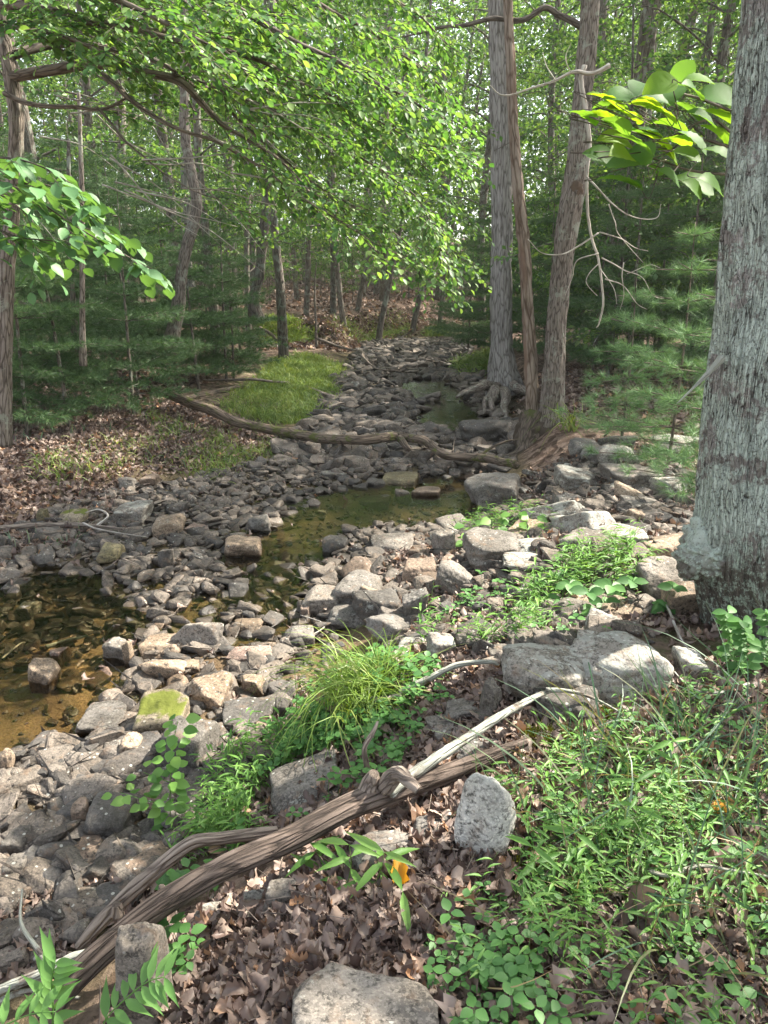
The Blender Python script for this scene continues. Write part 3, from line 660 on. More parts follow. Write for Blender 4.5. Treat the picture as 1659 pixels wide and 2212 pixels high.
# the countless small stones: one object
def shard(seed):
    r = np.random.default_rng(seed); bm = bmesh.new()
    n_ = unit(14, r); box_ = np.sign(n_)*np.abs(n_)**.6*np.array([.55, .45, .26])*r.uniform(.8, 1.1, (14, 1))
    for v_ in box_: bm.verts.new(tuple(v_))
    h_ = bmesh.ops.convex_hull(bm, input=bm.verts); bmesh.ops.delete(bm, geom=[g for g in h_['geom_interior'] if isinstance(g, bmesh.types.BMVert)], context='VERTS')
    bmesh.ops.bevel(bm, geom=list(bm.edges), offset=.045, segments=1, affect='EDGES'); bmesh.ops.triangulate(bm, faces=bm.faces)
    bm.verts.ensure_lookup_table(); bm.verts.index_update(); V = np.array([v.co[:] for v in bm.verts]); T = np.array([[v.index for v in f.verts] for f in bm.faces]); bm.free(); return V, [T]
SHARDS = [shard(700+k) for k in range(14)]
mb = MB()
def pebbles(poly, n, smin, smax, lift=.0, deep=.35):
    q = sample_poly(poly, n, .05); s = smin*(smax/smin)**(rng.random(n)**1.4); z = H(q[:, 0], q[:, 1])
    ok = (z > WATER-.035) | (rng.random(len(q)) < deep) & (s < smin*(2.2+deep)); q, s, z = q[ok], s[ok], z[ok]; n = len(q)
    kk = rng.integers(0, len(SHARDS), n)
    for k in range(len(SHARDS)):
        m = kk == k; c = m.sum(); V, Fc = SHARDS[k]
        if not c: continue
        R = frames(unit(c)*np.array([1, 1, .25]), unit(c)*.42+np.array([0, 0, 1.0]))
        tile(mb, V, Fc, R, s[m][:, None]*rng.uniform(.7, 1.25, (c, 3)), np.stack([q[m, 0], q[m, 1], z[m]+s[m]*.12+lift], 1))
BED_NEAR = world_poly([(-60, 1760), (200, 1660), (560, 1600), (720, 1420), (760, 1330), (1000, 1130), (1060, 1010), (560, 1000), (230, 1060), (-60, 1200)])
BED_FAR = world_poly([(560, 1010), (680, 900), (745, 800), (790, 740), (990, 735), (1050, 820), (1120, 940), (1110, 1010)])
pebbles(BED_NEAR, 6500, .03, .20, deep=.5); pebbles(world_poly([(-60, 1420), (-60, 1220), (300, 1240), (560, 1230), (720, 1180), (700, 1350), (300, 1400)]), 520, .05, .20, .01, deep=4)
pebbles(BED_FAR, 6000, .06, .42)
pebbles(world_poly([(0, 2050), (0, 1640), (330, 1600), (600, 1560), (330, 1900), (60, 2100)]), 600, .05, .22)
pebbles(world_poly([(760, 1240), (1000, 1130), (1180, 1010), (1480, 980), (1500, 1180), (1400, 1380), (1100, 1450), (900, 1420)]), 2600, .04, .20)
pb = mb.build('pebbles', M['pebble'], smooth=False); tag(pb, 'countless small grey and brown stones covering the creek bed', 'pebbles', kind='stuff')

# ------------------------------------------------------------------ trees
def px_path(pts, Y):
    """pts: (px,py) or (px,py,Y)"""
    return [P(p[0], p[1], p[2] if len(p) > 2 else Y) for p in pts]
def wr(px, Y): return px*Y*1.03/F/2                   # radius of something px wide, Y metres ahead

def leaves_along(path_pts, n, size, spread, tmpl, mb, droop=.35, flat=.35, r=None):
    pass

def spray(mbw, mbl, path, tmpl, size, twig_len=(.35, .8), every=.10, t0=.2, leaf_gap=.045, tilt=.45, droop=.25, down=.25, sub=2, twig_r=.0022, side_bias=None, seed=0, dens=1.0):
    """side twigs off a limb in a drooping flat layer, each carrying alternate leaves"""
    r = np.random.default_rng(seed); path = np.asarray(path)
    seg = np.linalg.norm(np.diff(path, axis=0), axis=1); L = np.concatenate([[0], np.cumsum(seg)]); tot = L[-1]
    starts = np.arange(tot*t0, tot, every); B = []; D = []; Nn = []; S = []
    tan = np.gradient(path, axis=0); tan /= np.linalg.norm(tan, axis=1)[:, None]+1e-9
    for k, s in enumerate(starts):
        if r.random() > dens: continue
        p = np.array([np.interp(s, L, path[:, a]) for a in range(3)]); tg = np.array([np.interp(s, L, tan[:, a]) for a in range(3)]); tg /= np.linalg.norm(tg)
        lat = np.cross(tg, [0, 0, 1.0]); lat /= np.linalg.norm(lat)+1e-9
        if k % 2: lat = -lat
        ln = r.uniform(*twig_len)*(1-.45*s/tot)
        d = tg*r.uniform(.5, 1.0)+lat*r.uniform(.5, 1.0)+np.array([0, 0, r.normal()*.22]); d /= np.linalg.norm(d)
        jobs = [(p, d, ln)]
        for q in range(sub):
            f = r.uniform(.25, .75); dd = d + np.cross(d, [0, 0, 1.0])*r.choice([-1, 1])*r.uniform(.5, .9); dd /= np.linalg.norm(dd)
            jobs.append((p+d*ln*f + np.array([0, 0, -down*ln*f*f]), dd, ln*r.uniform(.4, .65)))
        for (a, d2, l2) in jobs:
            m = 5; tt = np.linspace(0, 1, m)[:, None]; pts = a + d2*l2*tt + np.array([0, 0, -down*l2])*tt**2
            tube(mbw, pts, [twig_r*1.6, twig_r*.5], 3, n=5)
            nl = max(3, int(l2/leaf_gap)); ft = np.linspace(.12, 1, nl)
            pos = a + d2*l2*ft[:, None] + np.array([0, 0, -down*l2])*ft[:, None]**2
            side = np.where(np.arange(nl) % 2, 1, -1)[:, None]; lt = np.cross(d2, [0, 0, 1.0])
            ld = d2*.75 + lt*side*.85 + np.array([0, 0, -droop]) + r.normal(size=(nl, 3))*.22
            B.append(pos + r.normal(size=(nl, 3))*.006); D.append(ld)
            Nn.append(np.array([0, 0, 1.0]) + r.normal(size=(nl, 3))*tilt); S.append(size*r.uniform(.65, 1.15, nl)*(1-.25*ft))
    if B:
        B, D, Nn, S = map(np.concatenate, (B, D, Nn, S)); tile(mbl, tmpl[0], tmpl[1], frames(D, Nn), S, B)

# --- crowns for the wood behind: templates of limbs + leaves, copied
def crown_template(seed, h, base, R, size, nb=20, per=9, nl=24, tr=.16, lean=.0, thin=1.0):
    r = np.random.default_rng(seed); wood = MB(); lv = MB()
    pts = [np.array([lean*z + .10*math.sin(z*.7+seed), .12*math.cos(z*.5+seed*2), z]) for z in np.linspace(-.4, h, 9)]
    path, rad = tube(wood, pts, [tr*1.35, tr, tr*.9, tr*.75, tr*.5, tr*.18], 12, n=40, bark=.10, seed=seed)
    B, D, Nn, S = [], [], [], []
    for k in range(nb):
        z = base + (h-base)*((k+.5)/nb)**1.05; az = k*2.4+r.uniform(-.4, .4)
        prof = math.sin(math.pi*min(.98, (.25+.75*(z-base)/(h-base)))**.9); L = R*(.45+.6*prof)*r.uniform(.7, 1.15)
        p0 = np.array([np.interp(z, [p[2] for p in pts], [p[a] for p in pts]) for a in range(3)])
        d = np.array([math.cos(az), math.sin(az), r.uniform(.05, .45)]); e = p0+d*L*.6; tip = p0 + d*np.array([1, 1, .5])*L + np.array([0, 0, -.12*L])
        pp, _ = tube(wood, [p0, p0*.6+e*.4+[0, 0, .05*L], e, tip], [tr*.28, tr*.16, .006], 5, n=10)
        for j in range(per):
            f = r.uniform(.25, 1.0); a = pp[int(f*9)]; lat = np.cross(d, [0, 0, 1.0])*r.choice([-1, 1])
            td = d*r.uniform(.3, 1)+lat*r.uniform(.3, 1.1)+np.array([0, 0, r.normal()*.15]); td /= np.linalg.norm(td); tl = L*r.uniform(.22, .5)
            m = int(nl*r.uniform(.6, 1.3)*thin); ft = r.random(m)[:, None]
            lt = np.cross(td, [0, 0, 1.0])
            B.append(a + td*tl*ft + lt*r.normal(size=(m, 1))*.13*tl + np.array([0, 0, -.2*tl])*ft**2 + r.normal(size=(m, 3))*.04)
            D.append(td + r.normal(size=(m, 3))*.6 + [0, 0, -.35]); Nn.append(np.array([0, 0, 1.0])+r.normal(size=(m, 3))*.5); S.append(size*r.uniform(.6, 1.2, m))
    B, D, Nn, S = map(np.concatenate, (B, D, Nn, S)); tile(lv, LEAF_FAR[0], LEAF_FAR[1], frames(D, Nn), S, B)
    return wood, lv
TPL = []
specs = [(1, 13, 2.6, 2.6, .11, 26, .095), (2, 15, 4.0, 3.0, .11, 26, .125), (3, 11, 1.8, 2.3, .10, 24, .068), (4, 16, 6.0, 3.2, .12, 24, .15), (5, 9, 1.6, 2.2, .10, 20, .052), (6, 14, 3.2, 2.8, .11, 26, .11)]
for (sd_, h, b, R_, sz, nb, tr) in specs:
    wood, lv = crown_template(sd_, h, b, R_, sz, nb, 9, 24, tr, lean=.02*((sd_ % 3)-1))
    a = wood.build('trunk', M['bark_far']); c = lv.build('crown', M['leaf_far']); TPL.append((a.data, c.data, tr))
    bpy.data.objects.remove(a); bpy.data.objects.remove(c)
def wood_tree(k, loc, s=1.0, rz=0., lean=(0, 0), label='', group=None, sink=0, thick=1.0):
    e = empty('tree', loc); tag(e, label, 'tree', group); e.rotation_euler = (lean[0], lean[1], rz); e.scale = (s, s, s)
    t_ = bpy.data.objects.new('trunk', TPL[k][0]); COL.objects.link(t_); t_.parent = e; t_.scale = (thick, thick, 1)
    c_ = bpy.data.objects.new('crown', TPL[k][1]); COL.objects.link(c_); c_.parent = e; return e

def ground_at(px, Y):
    x = (px-CX)/F*(Y*cp+.3); 
    for _ in range(3): z = float(H(x, Y)); x = (px-CX)/F*(Y*cp-(z-CAM_H)*sp)
    return np.array([x, Y, float(H(x, Y))])

# named trees of the middle distance: px of the foot, distance, template, scale, lean, label
NAMED = [
 (608, 17.5, 0, 1.0, 0.0, 'slim straight grey tree behind the cut bank on the left'),
 (825, 25.5, 4, 1.5, .13, 'leaning brown tree on the root-edged bank at the far bend'),
 (742, 24.0, 2, 1.1, -.02, 'thin dark tree at the far end of the cut bank'),
 (898, 30.0, 4, 1.7, .16, 'leaning dark tree where the creek bends out of sight'),
 (950, 33.0, 2, 1.3, .15, 'tree leaning right beyond the bend of the creek'),
 (715, 27.0, 0, .95, .03, 'pale straight tree behind the mossy bank'),
 (780, 29.0, 4, 1.5, .16, 'slender leaning tree on the far leaf-covered slope'),
 (668, 26.0, 2, 1.2, .0, 'thin tree in the middle of the far slope'),
 (462, 15.0, 0, .85, .02, 'pale tree with knobbly bark above the left pines'),
 (540, 22.0, 2, 1.2, .0, 'sunlit thin pale trunk left of the cut bank'),
 (1308, 14.0, 3, 1.05, .02, 'grey rough-barked tree right behind the twin trees'),
 (1365, 18.0, 1, 1.0, .06, 'tree leaning right, far behind the twin trees'),
 (1035, 21.0, 1, .8, -.01, 'narrow tree left of the grey poplar'),
 (1190, 19.0, 0, .9, -.05, 'leaning tree seen between the twin trunks'),
 (1500, 10.5, 1, .8, .12, 'dark tree behind the broad leaves near the big trunk'),
 (1440, 16.0, 2, 1.2, .0, 'thin dark tree in the shade right of the dead twigs'),
 (1255, 24.0, 3, 1.0, .0, 'far straight tree in the gap right of the twin trees'),
 (300, 18.0, 1, .9, .0, 'tree deep in the shade at left'),
 (120, 13.0, 0, 1.0, .0, 'tree behind the pine thicket at the far left'),
 (380, 21.0, 3, .9, .0, 'tall tree far behind the sinuous one'),
]
for (px, Y_, k, s, ln, lab) in NAMED:
    wood_tree(k, ground_at(px, Y_), s, rng.uniform(0, 6.28) if ln == 0 else 0, (0, ln), lab)
# the rest of the wood
def clear(x, y): return np.interp(y, TY, TL)-.9 < x < np.interp(y, TY, TR)+.9
cnt = 0; placed = [tuple(ground_at(a, b)[:2]) for a, b, *_ in NAMED]
while cnt < 105:
    y = rng.uniform(17, 58); x = rng.uniform(-.62, .66)*y*1.05
    if clear(x, y) or any((x-a)**2+(y-b)**2 < (1.4+.02*y)**2 for a, b in placed): continue
    placed.append((x, y)); k = int(rng.integers(6)); left = x < np.interp(y, TY, TL)
    wood_tree(k, (x, y, float(H(x, y))-.1), rng.uniform(.8, 1.35), rng.uniform(0, 6.28), (rng.normal()*.03, rng.normal()*.04),
              'one of the many trees in the wood on the left side of the creek' if left else 'one of the many trees in the wood on the right side of the creek',
              'trees of the wood left of the creek' if left else 'trees of the wood right of the creek'); cnt += 1
# unseen trees added beside and behind the camera to throw the dappled shade
for (x, y, k, s) in [(5.2, 3.3, 4, 1.15), (8.2, 12.0, 3, .95), (7.6, 3.6, 5, 1.0), (4.9, 2.2, 4, .95), (8.6, 2.0, 1, 1.0), (5.5, 13.5, 0, .9), (11.5, 13.0, 1, 1), (14.5, 9.5, 0, 1.1), (-6.5, 2.5, 1, .9), (-4.0, -3.0, 3, 1), (3.0, -4.0, 1, 1), (7.0, -2.5, 0, 1), (-8, 7, 0, 1), (12.5, 15.5, 3, 1.1), (13.5, 4.5, 1, 1.1)]:
    wood_tree(k, (x, y, float(H(x, y))-.1), s, rng.uniform(0, 6.28), (0, 0), 'one of the unseen trees added outside the picture to throw dappled shade', 'unseen trees added for shade')

# bushy young broadleaved trees that fill the space under the crowns
UT = []
for sd_, h, R_ in ((71, 4.2, 1.5), (72, 5.5, 1.8), (73, 3.0, 1.3)):
    wood, lv = crown_template(sd_, h, .5, R_, .085, 22, 8, 20, .025); a = wood.build('trunk', M['bark_far']); c = lv.build('crown', M['leaf_far']); UT.append((a.data, c.data)); bpy.data.objects.remove(a); bpy.data.objects.remove(c)
cnt = 0
while cnt < 112:
    y = rng.uniform(17, 50) if cnt < 66 else (rng.uniform(12, 19) if cnt < 84 else rng.uniform(36, 56)); x = rng.uniform(-.62, .62)*y
    if (clear(x, y) and y < 45) or 66 <= cnt < 84 and x < 1 or (-6 < x < 1 and y < 27): continue
    e = empty('young_tree', (x, y, float(H(x, y))-.05)); e.rotation_euler = (0, 0, rng.uniform(0, 6.28)); s_ = rng.uniform(.7, 1.3); e.scale = (s_, s_, s_)
    tag(e, 'one of the bushy young broadleaved trees under the tall trees', 'young tree', 'young trees of the understorey'); k = int(rng.integers(3)); cnt += 1
    for nm, dd in zip(('trunk', 'crown'), UT[k]): q_ = bpy.data.objects.new(nm, dd); COL.objects.link(q_); q_.parent = e

# far-off wood that reads as one mass
mb = MB(); mbl = MB(); n = 290000
rad = rng.uniform(52, 92, n); az = rng.uniform(-.75, .75, n)
hh = rng.uniform(0, 1, n)**.9*38
x_, y_ = rad*np.sin(az), rad*np.cos(az)
dn = vnoise(np.stack([x_*.25, y_*.25, hh*.35], 1), 1, 91, 3)
ok = dn > -.45+.02*np.clip(hh-14, 0, 30); x_, y_, hh = x_[ok], y_[ok], hh[ok]; m_ = len(x_)
tile(mbl, LEAF_FAR[0], LEAF_FAR[1], frames(unit(m_)+[0, 0, -.3], unit(m_)*.8+[0, -.4, .6]), rng.uniform(.3, .6, m_), np.stack([x_, y_, H(x_, y_)+hh], 1))
fw = mbl.build('distant_wood', M['leaf_far']); tag(fw, 'far green wood closing the view behind all the trees', 'wood', kind='stuff')

# --- hero trees
def hero(name, label, cat='tree', group=None, loc=(0, 0, 0)):
    return empty(name, loc, label=label, cat=cat, group=group)
def rel(pts, o): return [np.asarray(p)-np.asarray(o) for p in pts]

# big lichened trunk at the right
o = ground_at(1610, 3.15)
tb = hero('lichened_tree', 'big trunk with pale green lichen and furrowed bark cut by the right edge', loc=o)
b = MB(); pth = px_path([(1632, 1450), (1626, 1390), (1614, 1300), (1598, 1210), (1604, 1120), (1610, 1000), (1626, 850), (1654, 650), (1678, 400), (1698, 150), (1706, -80), (1700, -600), (1710, -1500)], 3.2)
tube(b, rel(pth, o), [.215, .205, .195, .205, .20, .192, .188, .185, .178, .165, .15, .13, .10], 220, n=760, bark=.06, seed=12, ridge=70)
tk = b.build('trunk', M['bark_maple'], tb)
b = MB(); bp_ = P(1490, 1190, 3.15)                  # the burl on the left flank
V, T_ = rock_shape(41, (.32, .32, .32), 6, 4, 9, .10); V = V*(1+.04*vnoise(V, 16, 3, 3))[:, None] + (P(1532, 1188, 3.2)-o); b.add(V, T_); b.build('burl', M['bark_maple'], tb)
b = MB()
tube(b, rel(px_path([(1560, 770), (1535, 800), (1500, 835), (1462, 872)], 3.0), o), [.018, .013, .006, .002], 8, n=20, bark=.1)
b.build('dead_stub', M['lichen_branch'], tb)
b = MB()
for (pts, rr) in [([(1590, 1350), (1545, 1395), (1500, 1410)], (.07, .035, .01)), ([(1600, 1380), (1580, 1430), (1540, 1445)], (.07, .03, .01)), ([(1640, 1380), (1690, 1430), (1750, 1450)], (.1, .05, .02))]:
    tube(b, rel([p*np.array([1, 1, 1])+[0, 0, -.02] for p in px_path(pts, 3.15)], o), rr, 16, n=20, bark=.1)
b.build('root', M['bark_maple'], tb)
wl_, ll_ = crown_template(33, 14, 4.2, 3.2, .12, 24, 9, 20, .12); V = None
c = ll_.build('crown', M['leaf_far'], tb)

# grey poplar
o = ground_at(1085, 13.0)
t_ = hero('poplar', 'straight grey poplar with flared mossy foot beside the creek', loc=o)
b = MB(); tube(b, rel(px_path([(1092, 850), (1086, 800), (1084, 720), (1084, 500), (1080, 200), (1076, -100), (1072, -700)], 13.0), o), [.32, .235, .18, .168, .16, .145, .10], 60, n=220, bark=.07, seed=3, ridge=20)
b.build('trunk', M['bark_poplar'], t_)
b = MB()
for (pts, rr) in [([(1080, 835, 12.8), (1040, 838, 12.3), (1005, 848, 12.0), (985, 860, 11.9)], (.10, .06, .02)), ([(1075, 840, 12.6), (1060, 870, 11.8), (1072, 905, 11.5)], (.09, .05, .03)), ([(1090, 845, 12.5), (1088, 880, 11.6), (1094, 918, 11.2)], (.10, .06, .03)),
                  ([(1070, 840, 12.5), (1050, 860, 12), (1045, 890, 11.6)], (.07, .04, .02)), ([(1110, 830, 12.8), (1140, 850, 12.2), (1150, 880, 11.8)], (.1, .06, .03))]:
    tube(b, rel(px_path(pts, 0), o), rr, 10, n=18, wob=.05, bark=.1)
b.build('root', M['bark_brown'], t_)
_, lv = crown_template(44, 15, 6.5, 3.0, .12, 20, 9, 20, .1); lv.build('crown', M['leaf_far'], t_)

# the pair of trees growing from one stump
o = ground_at(1172, 8.7)
t_ = hero('twin_tree', 'pair of brown trunks growing from one burnt stump at the water edge', loc=o)
b = MB()
tube(b, rel(px_path([(1182, 985), (1184, 940), (1192, 880), (1198, 780), (1203, 680), (1215, 560), (1232, 450), (1245, 380), (1252, 300), (1262, 180), (1276, 0), (1290, -250), (1300, -700)], 8.75), o),
     [.25, .19, .145, .122, .117, .114, .124, .115, .102, .095, .09, .08, .06], 64, n=300, bark=.10, seed=22, ridge=18)
b.build('trunk', M['bark_brown'], t_)
b = MB()
tube(b, rel(px_path([(1165, 960), (1152, 900), (1147, 800), (1140, 680), (1134, 560), (1120, 420), (1110, 300), (1102, 120), (1094, -60), (1085, -300)], 8.85), o),
     [.13, .085, .072, .070, .067, .062, .055, .050, .044, .03], 40, n=200, bark=.14, seed=25, ridge=12)
b.build('dead_trunk', M['bark_dead'], t_)
b = MB()
for (pts, rr) in [([(1150, 900, 8.8), (1138, 960, 8.6), (1130, 1010, 8.4)], (.13, .10, .05)), ([(1180, 920, 8.8), (1150, 985, 8.5), (1200, 1010, 8.1), (1235, 1040, 7.9)], (.15, .09, .05, .02)), ([(1210, 940, 8.8), (1250, 965, 8.7), (1300, 978, 8.8)], (.09, .05, .012)),
                  ([(1160, 960, 8.6), (1110, 985, 8.5), (1060, 990, 8.6)], (.1, .05, .02)), ([(1190, 930, 9.0), (1230, 940, 9.4), (1250, 950, 9.8)], (.12, .08, .03))]:
    tube(b, rel(px_path(pts, 0), o), rr, 18, n=26, wob=.04, bark=.2)
b.build('root', M['log_bark'], t_)
b = MB(); V, T_ = rock_shape(77, (.72, .55, .80), 5, 5, 9, .14); b.add(V + (P(1168, 950, 8.8)-o), T_); b.build('stump', M['log_bark'], t_)
b = MB(); V, T_ = rock_shape(78, (.16, .14, .22), 4, 5, 9, .12); b.add(V + (P(1246, 410, 8.66)-o), T_); b.build('knot', M['bark_dead'], t_)
# bleached dead branches
b = MB()
TW = [([(1262, 140), (1258, 180), (1275, 300), (1268, 380), (1282, 500), (1298, 560), (1306, 640), (1290, 700), (1282, 710)], (.022, .02, .013, .012, .011, .009, .004)),
      ([(1310, 140), (1275, 158), (1240, 152), (1200, 170), (1150, 190), (1080, 200), (1050, 180)], (.02, .014, .008, .003)),
      ([(1285, 500), (1240, 535), (1210, 550), (1170, 545), (1140, 520)], (.008, .006, .002)), ([(1268, 390), (1320, 440), (1370, 465), (1420, 470), (1430, 440)], (.008, .005, .002)),
      ([(1298, 560), (1350, 585), (1390, 600), (1420, 640), (1460, 645)], (.007, .004, .002)), ([(1300, 500), (1340, 520), (1370, 540), (1400, 548)], (.006, .002)),
      ([(1306, 600), (1350, 620), (1380, 660), (1400, 670)], (.006, .002)), ([(1290, 570), (1270, 590), (1265, 610), (1290, 635)], (.005, .002)), ([(1340, 570), (1335, 600), (1338, 640), (1330, 670)], (.005, .002)),
      ([(1290, 545), (1245, 560), (1235, 600), (1220, 640)], (.006, .002)), ([(1200, 170), (1180, 140), (1170, 110)], (.005, .002)), ([(1230, 155), (1215, 120), (1225, 90)], (.005, .002)), ([(1350, 585), (1400, 570), (1425, 580)], (.004, .0015)),
      ([(1320, 440), (1335, 480), (1340, 510), (1385, 570)], (.005, .002)), ([(1300, 580), (1320, 620), (1330, 660)], (.004, .002))]
for k, (pts, rr) in enumerate(TW): tube(b, rel(px_path(pts, 7.4-.06*(k % 4)), o), [q*1.1 for q in rr], 6, n=30, wob=.035, seed=k*5)
b.build('dead_branch', M['twig_pale'], t_)
b = MB(); tube(b, rel(px_path([(1255, 60), (1210, 35), (1180, 20), (1130, 45), (1070, 38), (1000, 50), (930, 60), (870, 85)], 8.9), o), [.035, .03, .026, .018, .008], 10, n=60, wob=.05); b.build('branch', M['twig'], t_)
_, lv = crown_template(45, 12, 5.4, 2.4, .11, 18, 9, 18, .1); lv.build('crown', M['leaf_far'], t_)

# sinuous tree and thin stems at the left
def slim(pts, Y_, r0, r1, mat, label, crownk=None, name='tree', seg=14):
    o = np.array(px_path(pts[:1], Y_)[0]); e = hero(name, label, loc=o); b = MB()
    tube(b, rel(px_path(pts, Y_), o), [r0*1.5, r0, r0, (r0+r1)/2, r1], seg, n=70, bark=.08, seed=int(pts[0][0])); b.build('trunk', M[mat], e)
    if crownk is not None:
        c_ = bpy.data.objects.new('crown', TPL[crownk][1]); COL.objects.link(c_); c_.parent = e; c_.scale = (.8, .8, .8)
    return e
slim([(362, 765), (378, 700), (388, 640), (392, 590), (402, 540), (420, 480), (425, 430), (400, 300), (398, 200), (400, 0)], 11.5, .085, .05, 'bark_brown', 'snaking thin brown tree between the left pines')
slim([(556, 690), (548, 650), (560, 590), (570, 500), (577, 400), (585, 250), (590, 0)], 15.5, .10, .07, 'bark_far', 'grey leaning tree at the left end of the cut bank', 4)
slim([(180, 790), (178, 700), (178, 520), (176, 380), (170, 200)], 8.5, .030, .018, 'bark_brown', 'very thin brown sapling trunk in front of the left pines')
slim([(160, 760), (158, 660), (150, 450), (148, 300)], 10, .03, .02, 'bark_far', 'very thin grey sapling trunk in the dark at far left')
slim([(405, 620), (402, 560), (403, 430), (400, 280), (400, 120)], 16, .11, .08, 'bark_poplar', 'pale grey trunk behind the snaking tree', 2)
slim([(684, 750), (682, 690), (680, 620), (684, 560)], 20.5, .03, .012, 'bark_brown', 'bare dark sapling on the cut bank')

# understorey tree whose limbs reach across the top left
o = ground_at(8, 5.6)
t_ = hero('beech_tree', 'small-leaved tree at the left edge whose limbs arch over the creek', loc=o)
b = MB(); tube(b, rel(px_path([(5, 960), (8, 850), (12, 700), (18, 560), (30, 400), (36, 260), (26, 170), (6, 60), (0, -60), (-20, -400)], 5.6), o), [.075, .06, .054, .052, .052, .05, .048, .044, .04, .03], 36, n=160, bark=.09, seed=31, ridge=10)
b.build('trunk', M['bark_brown'], t_)
LIMBS = [
 ([(25, 165, 5.6), (100, 150, 5.5), (175, 140, 5.4), (250, 142, 5.3), (310, 152, 5.2), (380, 165, 5.1), (430, 215, 5.1), (480, 265, 5.1), (550, 305, 5.1), (600, 340, 5.1), (675, 420, 5.1), (740, 470, 5.1), (810, 530, 5.1)], (.036, .03, .024, .014, .008, .003), .32),
 ([(25, 125, 5.6), (120, 100, 5.8), (220, 105, 5.9), (280, 118, 6.0), (350, 140, 6.0), (450, 180, 6.0), (600, 235, 6.0), (760, 330, 6.0), (900, 430, 5.9), (960, 560, 5.9)], (.028, .022, .015, .008, .003), .35),
 ([(0, 200, 5.2), (75, 222, 5.1), (150, 232, 5.0), (215, 235, 5.0), (280, 208, 5.0)], (.016, .012, .006), .75),
 ([(215, 165, 5.3), (280, 212, 5.0), (340, 250, 4.9), (395, 278, 4.8), (460, 302, 4.8), (560, 370, 4.8), (680, 440, 4.8), (780, 500, 4.8)], (.018, .013, .008, .003), .4),
 ([(215, 235, 5.0), (300, 320, 4.9), (400, 410, 4.8), (520, 450, 4.8)], (.009, .005, .002), .85),
 ([(0, 20, 5.6), (150, 30, 5.3), (300, 60, 5.1), (450, 100, 5.0), (600, 150, 5.0), (760, 230, 5.0), (880, 300, 5.0), (970, 330, 5.0)], (.03, .022, .014, .006, .003), .12),
 ([(0, -60, 5.6), (200, -60, 5.2), (400, -20, 5.0), (560, 50, 4.9), (700, 120, 4.9), (850, 200, 4.9), (960, 270, 4.9)], (.03, .022, .012, .003), .15),
 ([(0, -90, 5.6), (250, -120, 5.6), (500, -70, 5.6), (700, 10, 5.6), (860, 120, 5.6), (980, 200, 5.6)], (.03, .022, .012, .003), .2),
 ([(0, -100, 5.6), (120, -60, 4.8), (260, 0, 4.4), (380, 60, 4.3), (500, 130, 4.3)], (.03, .018, .012, .003), .1),
 ([(0, 60, 5.6), (60, 60, 5.0), (160, 80, 4.7), (260, 120, 4.6)], (.02, .012, .003), .2),
 ([(400, 140, 6.0), (520, 260, 6.2), (640, 370, 6.3), (760, 440, 6.3), (880, 520, 6.3), (940, 600, 6.2)], (.014, .01, .003), .3),
 ([(380, 165, 5.1), (480, 190, 6.0), (620, 260, 6.6), (760, 350, 6.8), (880, 440, 6.8), (985, 560, 6.8)], (.014, .01, .003), .25),
 ([(280, 118, 6.0), (450, 130, 6.5), (620, 180, 6.9), (780, 270, 7.1), (920, 380, 7.1), (1000, 450, 7.1)], (.014, .01, .003), .25),
 ([(300, 60, 5.1), (500, 90, 6.2), (680, 120, 6.8), (840, 210, 7.2), (980, 320, 7.2)], (.014, .01, .003), .25),
 ([(0, -160, 5.6), (300, -200, 6.5), (600, -120, 6.8), (850, 0, 7.0), (1000, 120, 7.0)], (.03, .02, .012, .003), .2),
]
lv = MB()
for k, (pts, rr, t0) in enumerate(LIMBS):
    b = MB(); pa, _ = tube(b, rel(px_path(pts, 0), o), rr, 9, n=70, wob=.03, seed=k*7, bark=.06)
    spray(b, lv, pa, LEAF_NEAR, .067, (.3, .8), .05 if k not in (0, 2, 3, 4) else .10, t0 if k not in (0, 3) else .55, .038, tilt=.3, droop=.38, down=.26, sub=3, seed=100+k)
    b.build('limb', M['twig'], t_)
b = MB(); r2 = np.random.default_rng(5)
for k in range(26):
    px0, py0 = r2.uniform(0, 620), r2.uniform(150, 420); dx, dy = r2.uniform(120, 320), r2.uniform(-20, 200); y0 = r2.uniform(4.8, 6)
    tube(b, rel(px_path([(px0, py0), (px0+dx*.5, py0+dy*.5+r2.normal()*15), (px0+dx, py0+dy)], y0), o), [.006, .004, .0015], 5, n=16, wob=.03, seed=k)
b.build('bare_twigs', M['twig_pale'], t_)
lv.build('crown', M['leaf_near'], t_)

# nearer spray with larger leaves entering from the left
o = P(-140, 430, 3.0)
t_ = hero('hornbeam_branch', 'spray of larger soft green leaves entering from the left edge', 'branch', loc=o)
b = MB(); lv = MB()
for k, pts in enumerate([[(-140, 430), (-20, 390), (60, 420), (150, 480), (250, 540), (345, 590)], [(-140, 430), (-40, 350), (40, 345), (120, 375), (180, 420)], [(-140, 430), (-50, 470), (30, 510), (110, 520), (170, 530)], [(30, 400), (100, 400), (170, 440), (225, 490)], [(-60, 400), (0, 420), (60, 470), (75, 555)]]):
    pa, _ = tube(b, rel(px_path(pts, 3.0+.08*k), o), [.006, .004, .0015], 6, n=24)
    spray(b, lv, pa, LEAF_NEAR, .10, (.14, .30), .07, .1, .055, tilt=.35, droop=.35, down=.3, sub=1, twig_r=.0012, seed=300+k)
b.build('stem', M['twig'], t_); lv.build('leaves', M['leaf_cool'], t_)

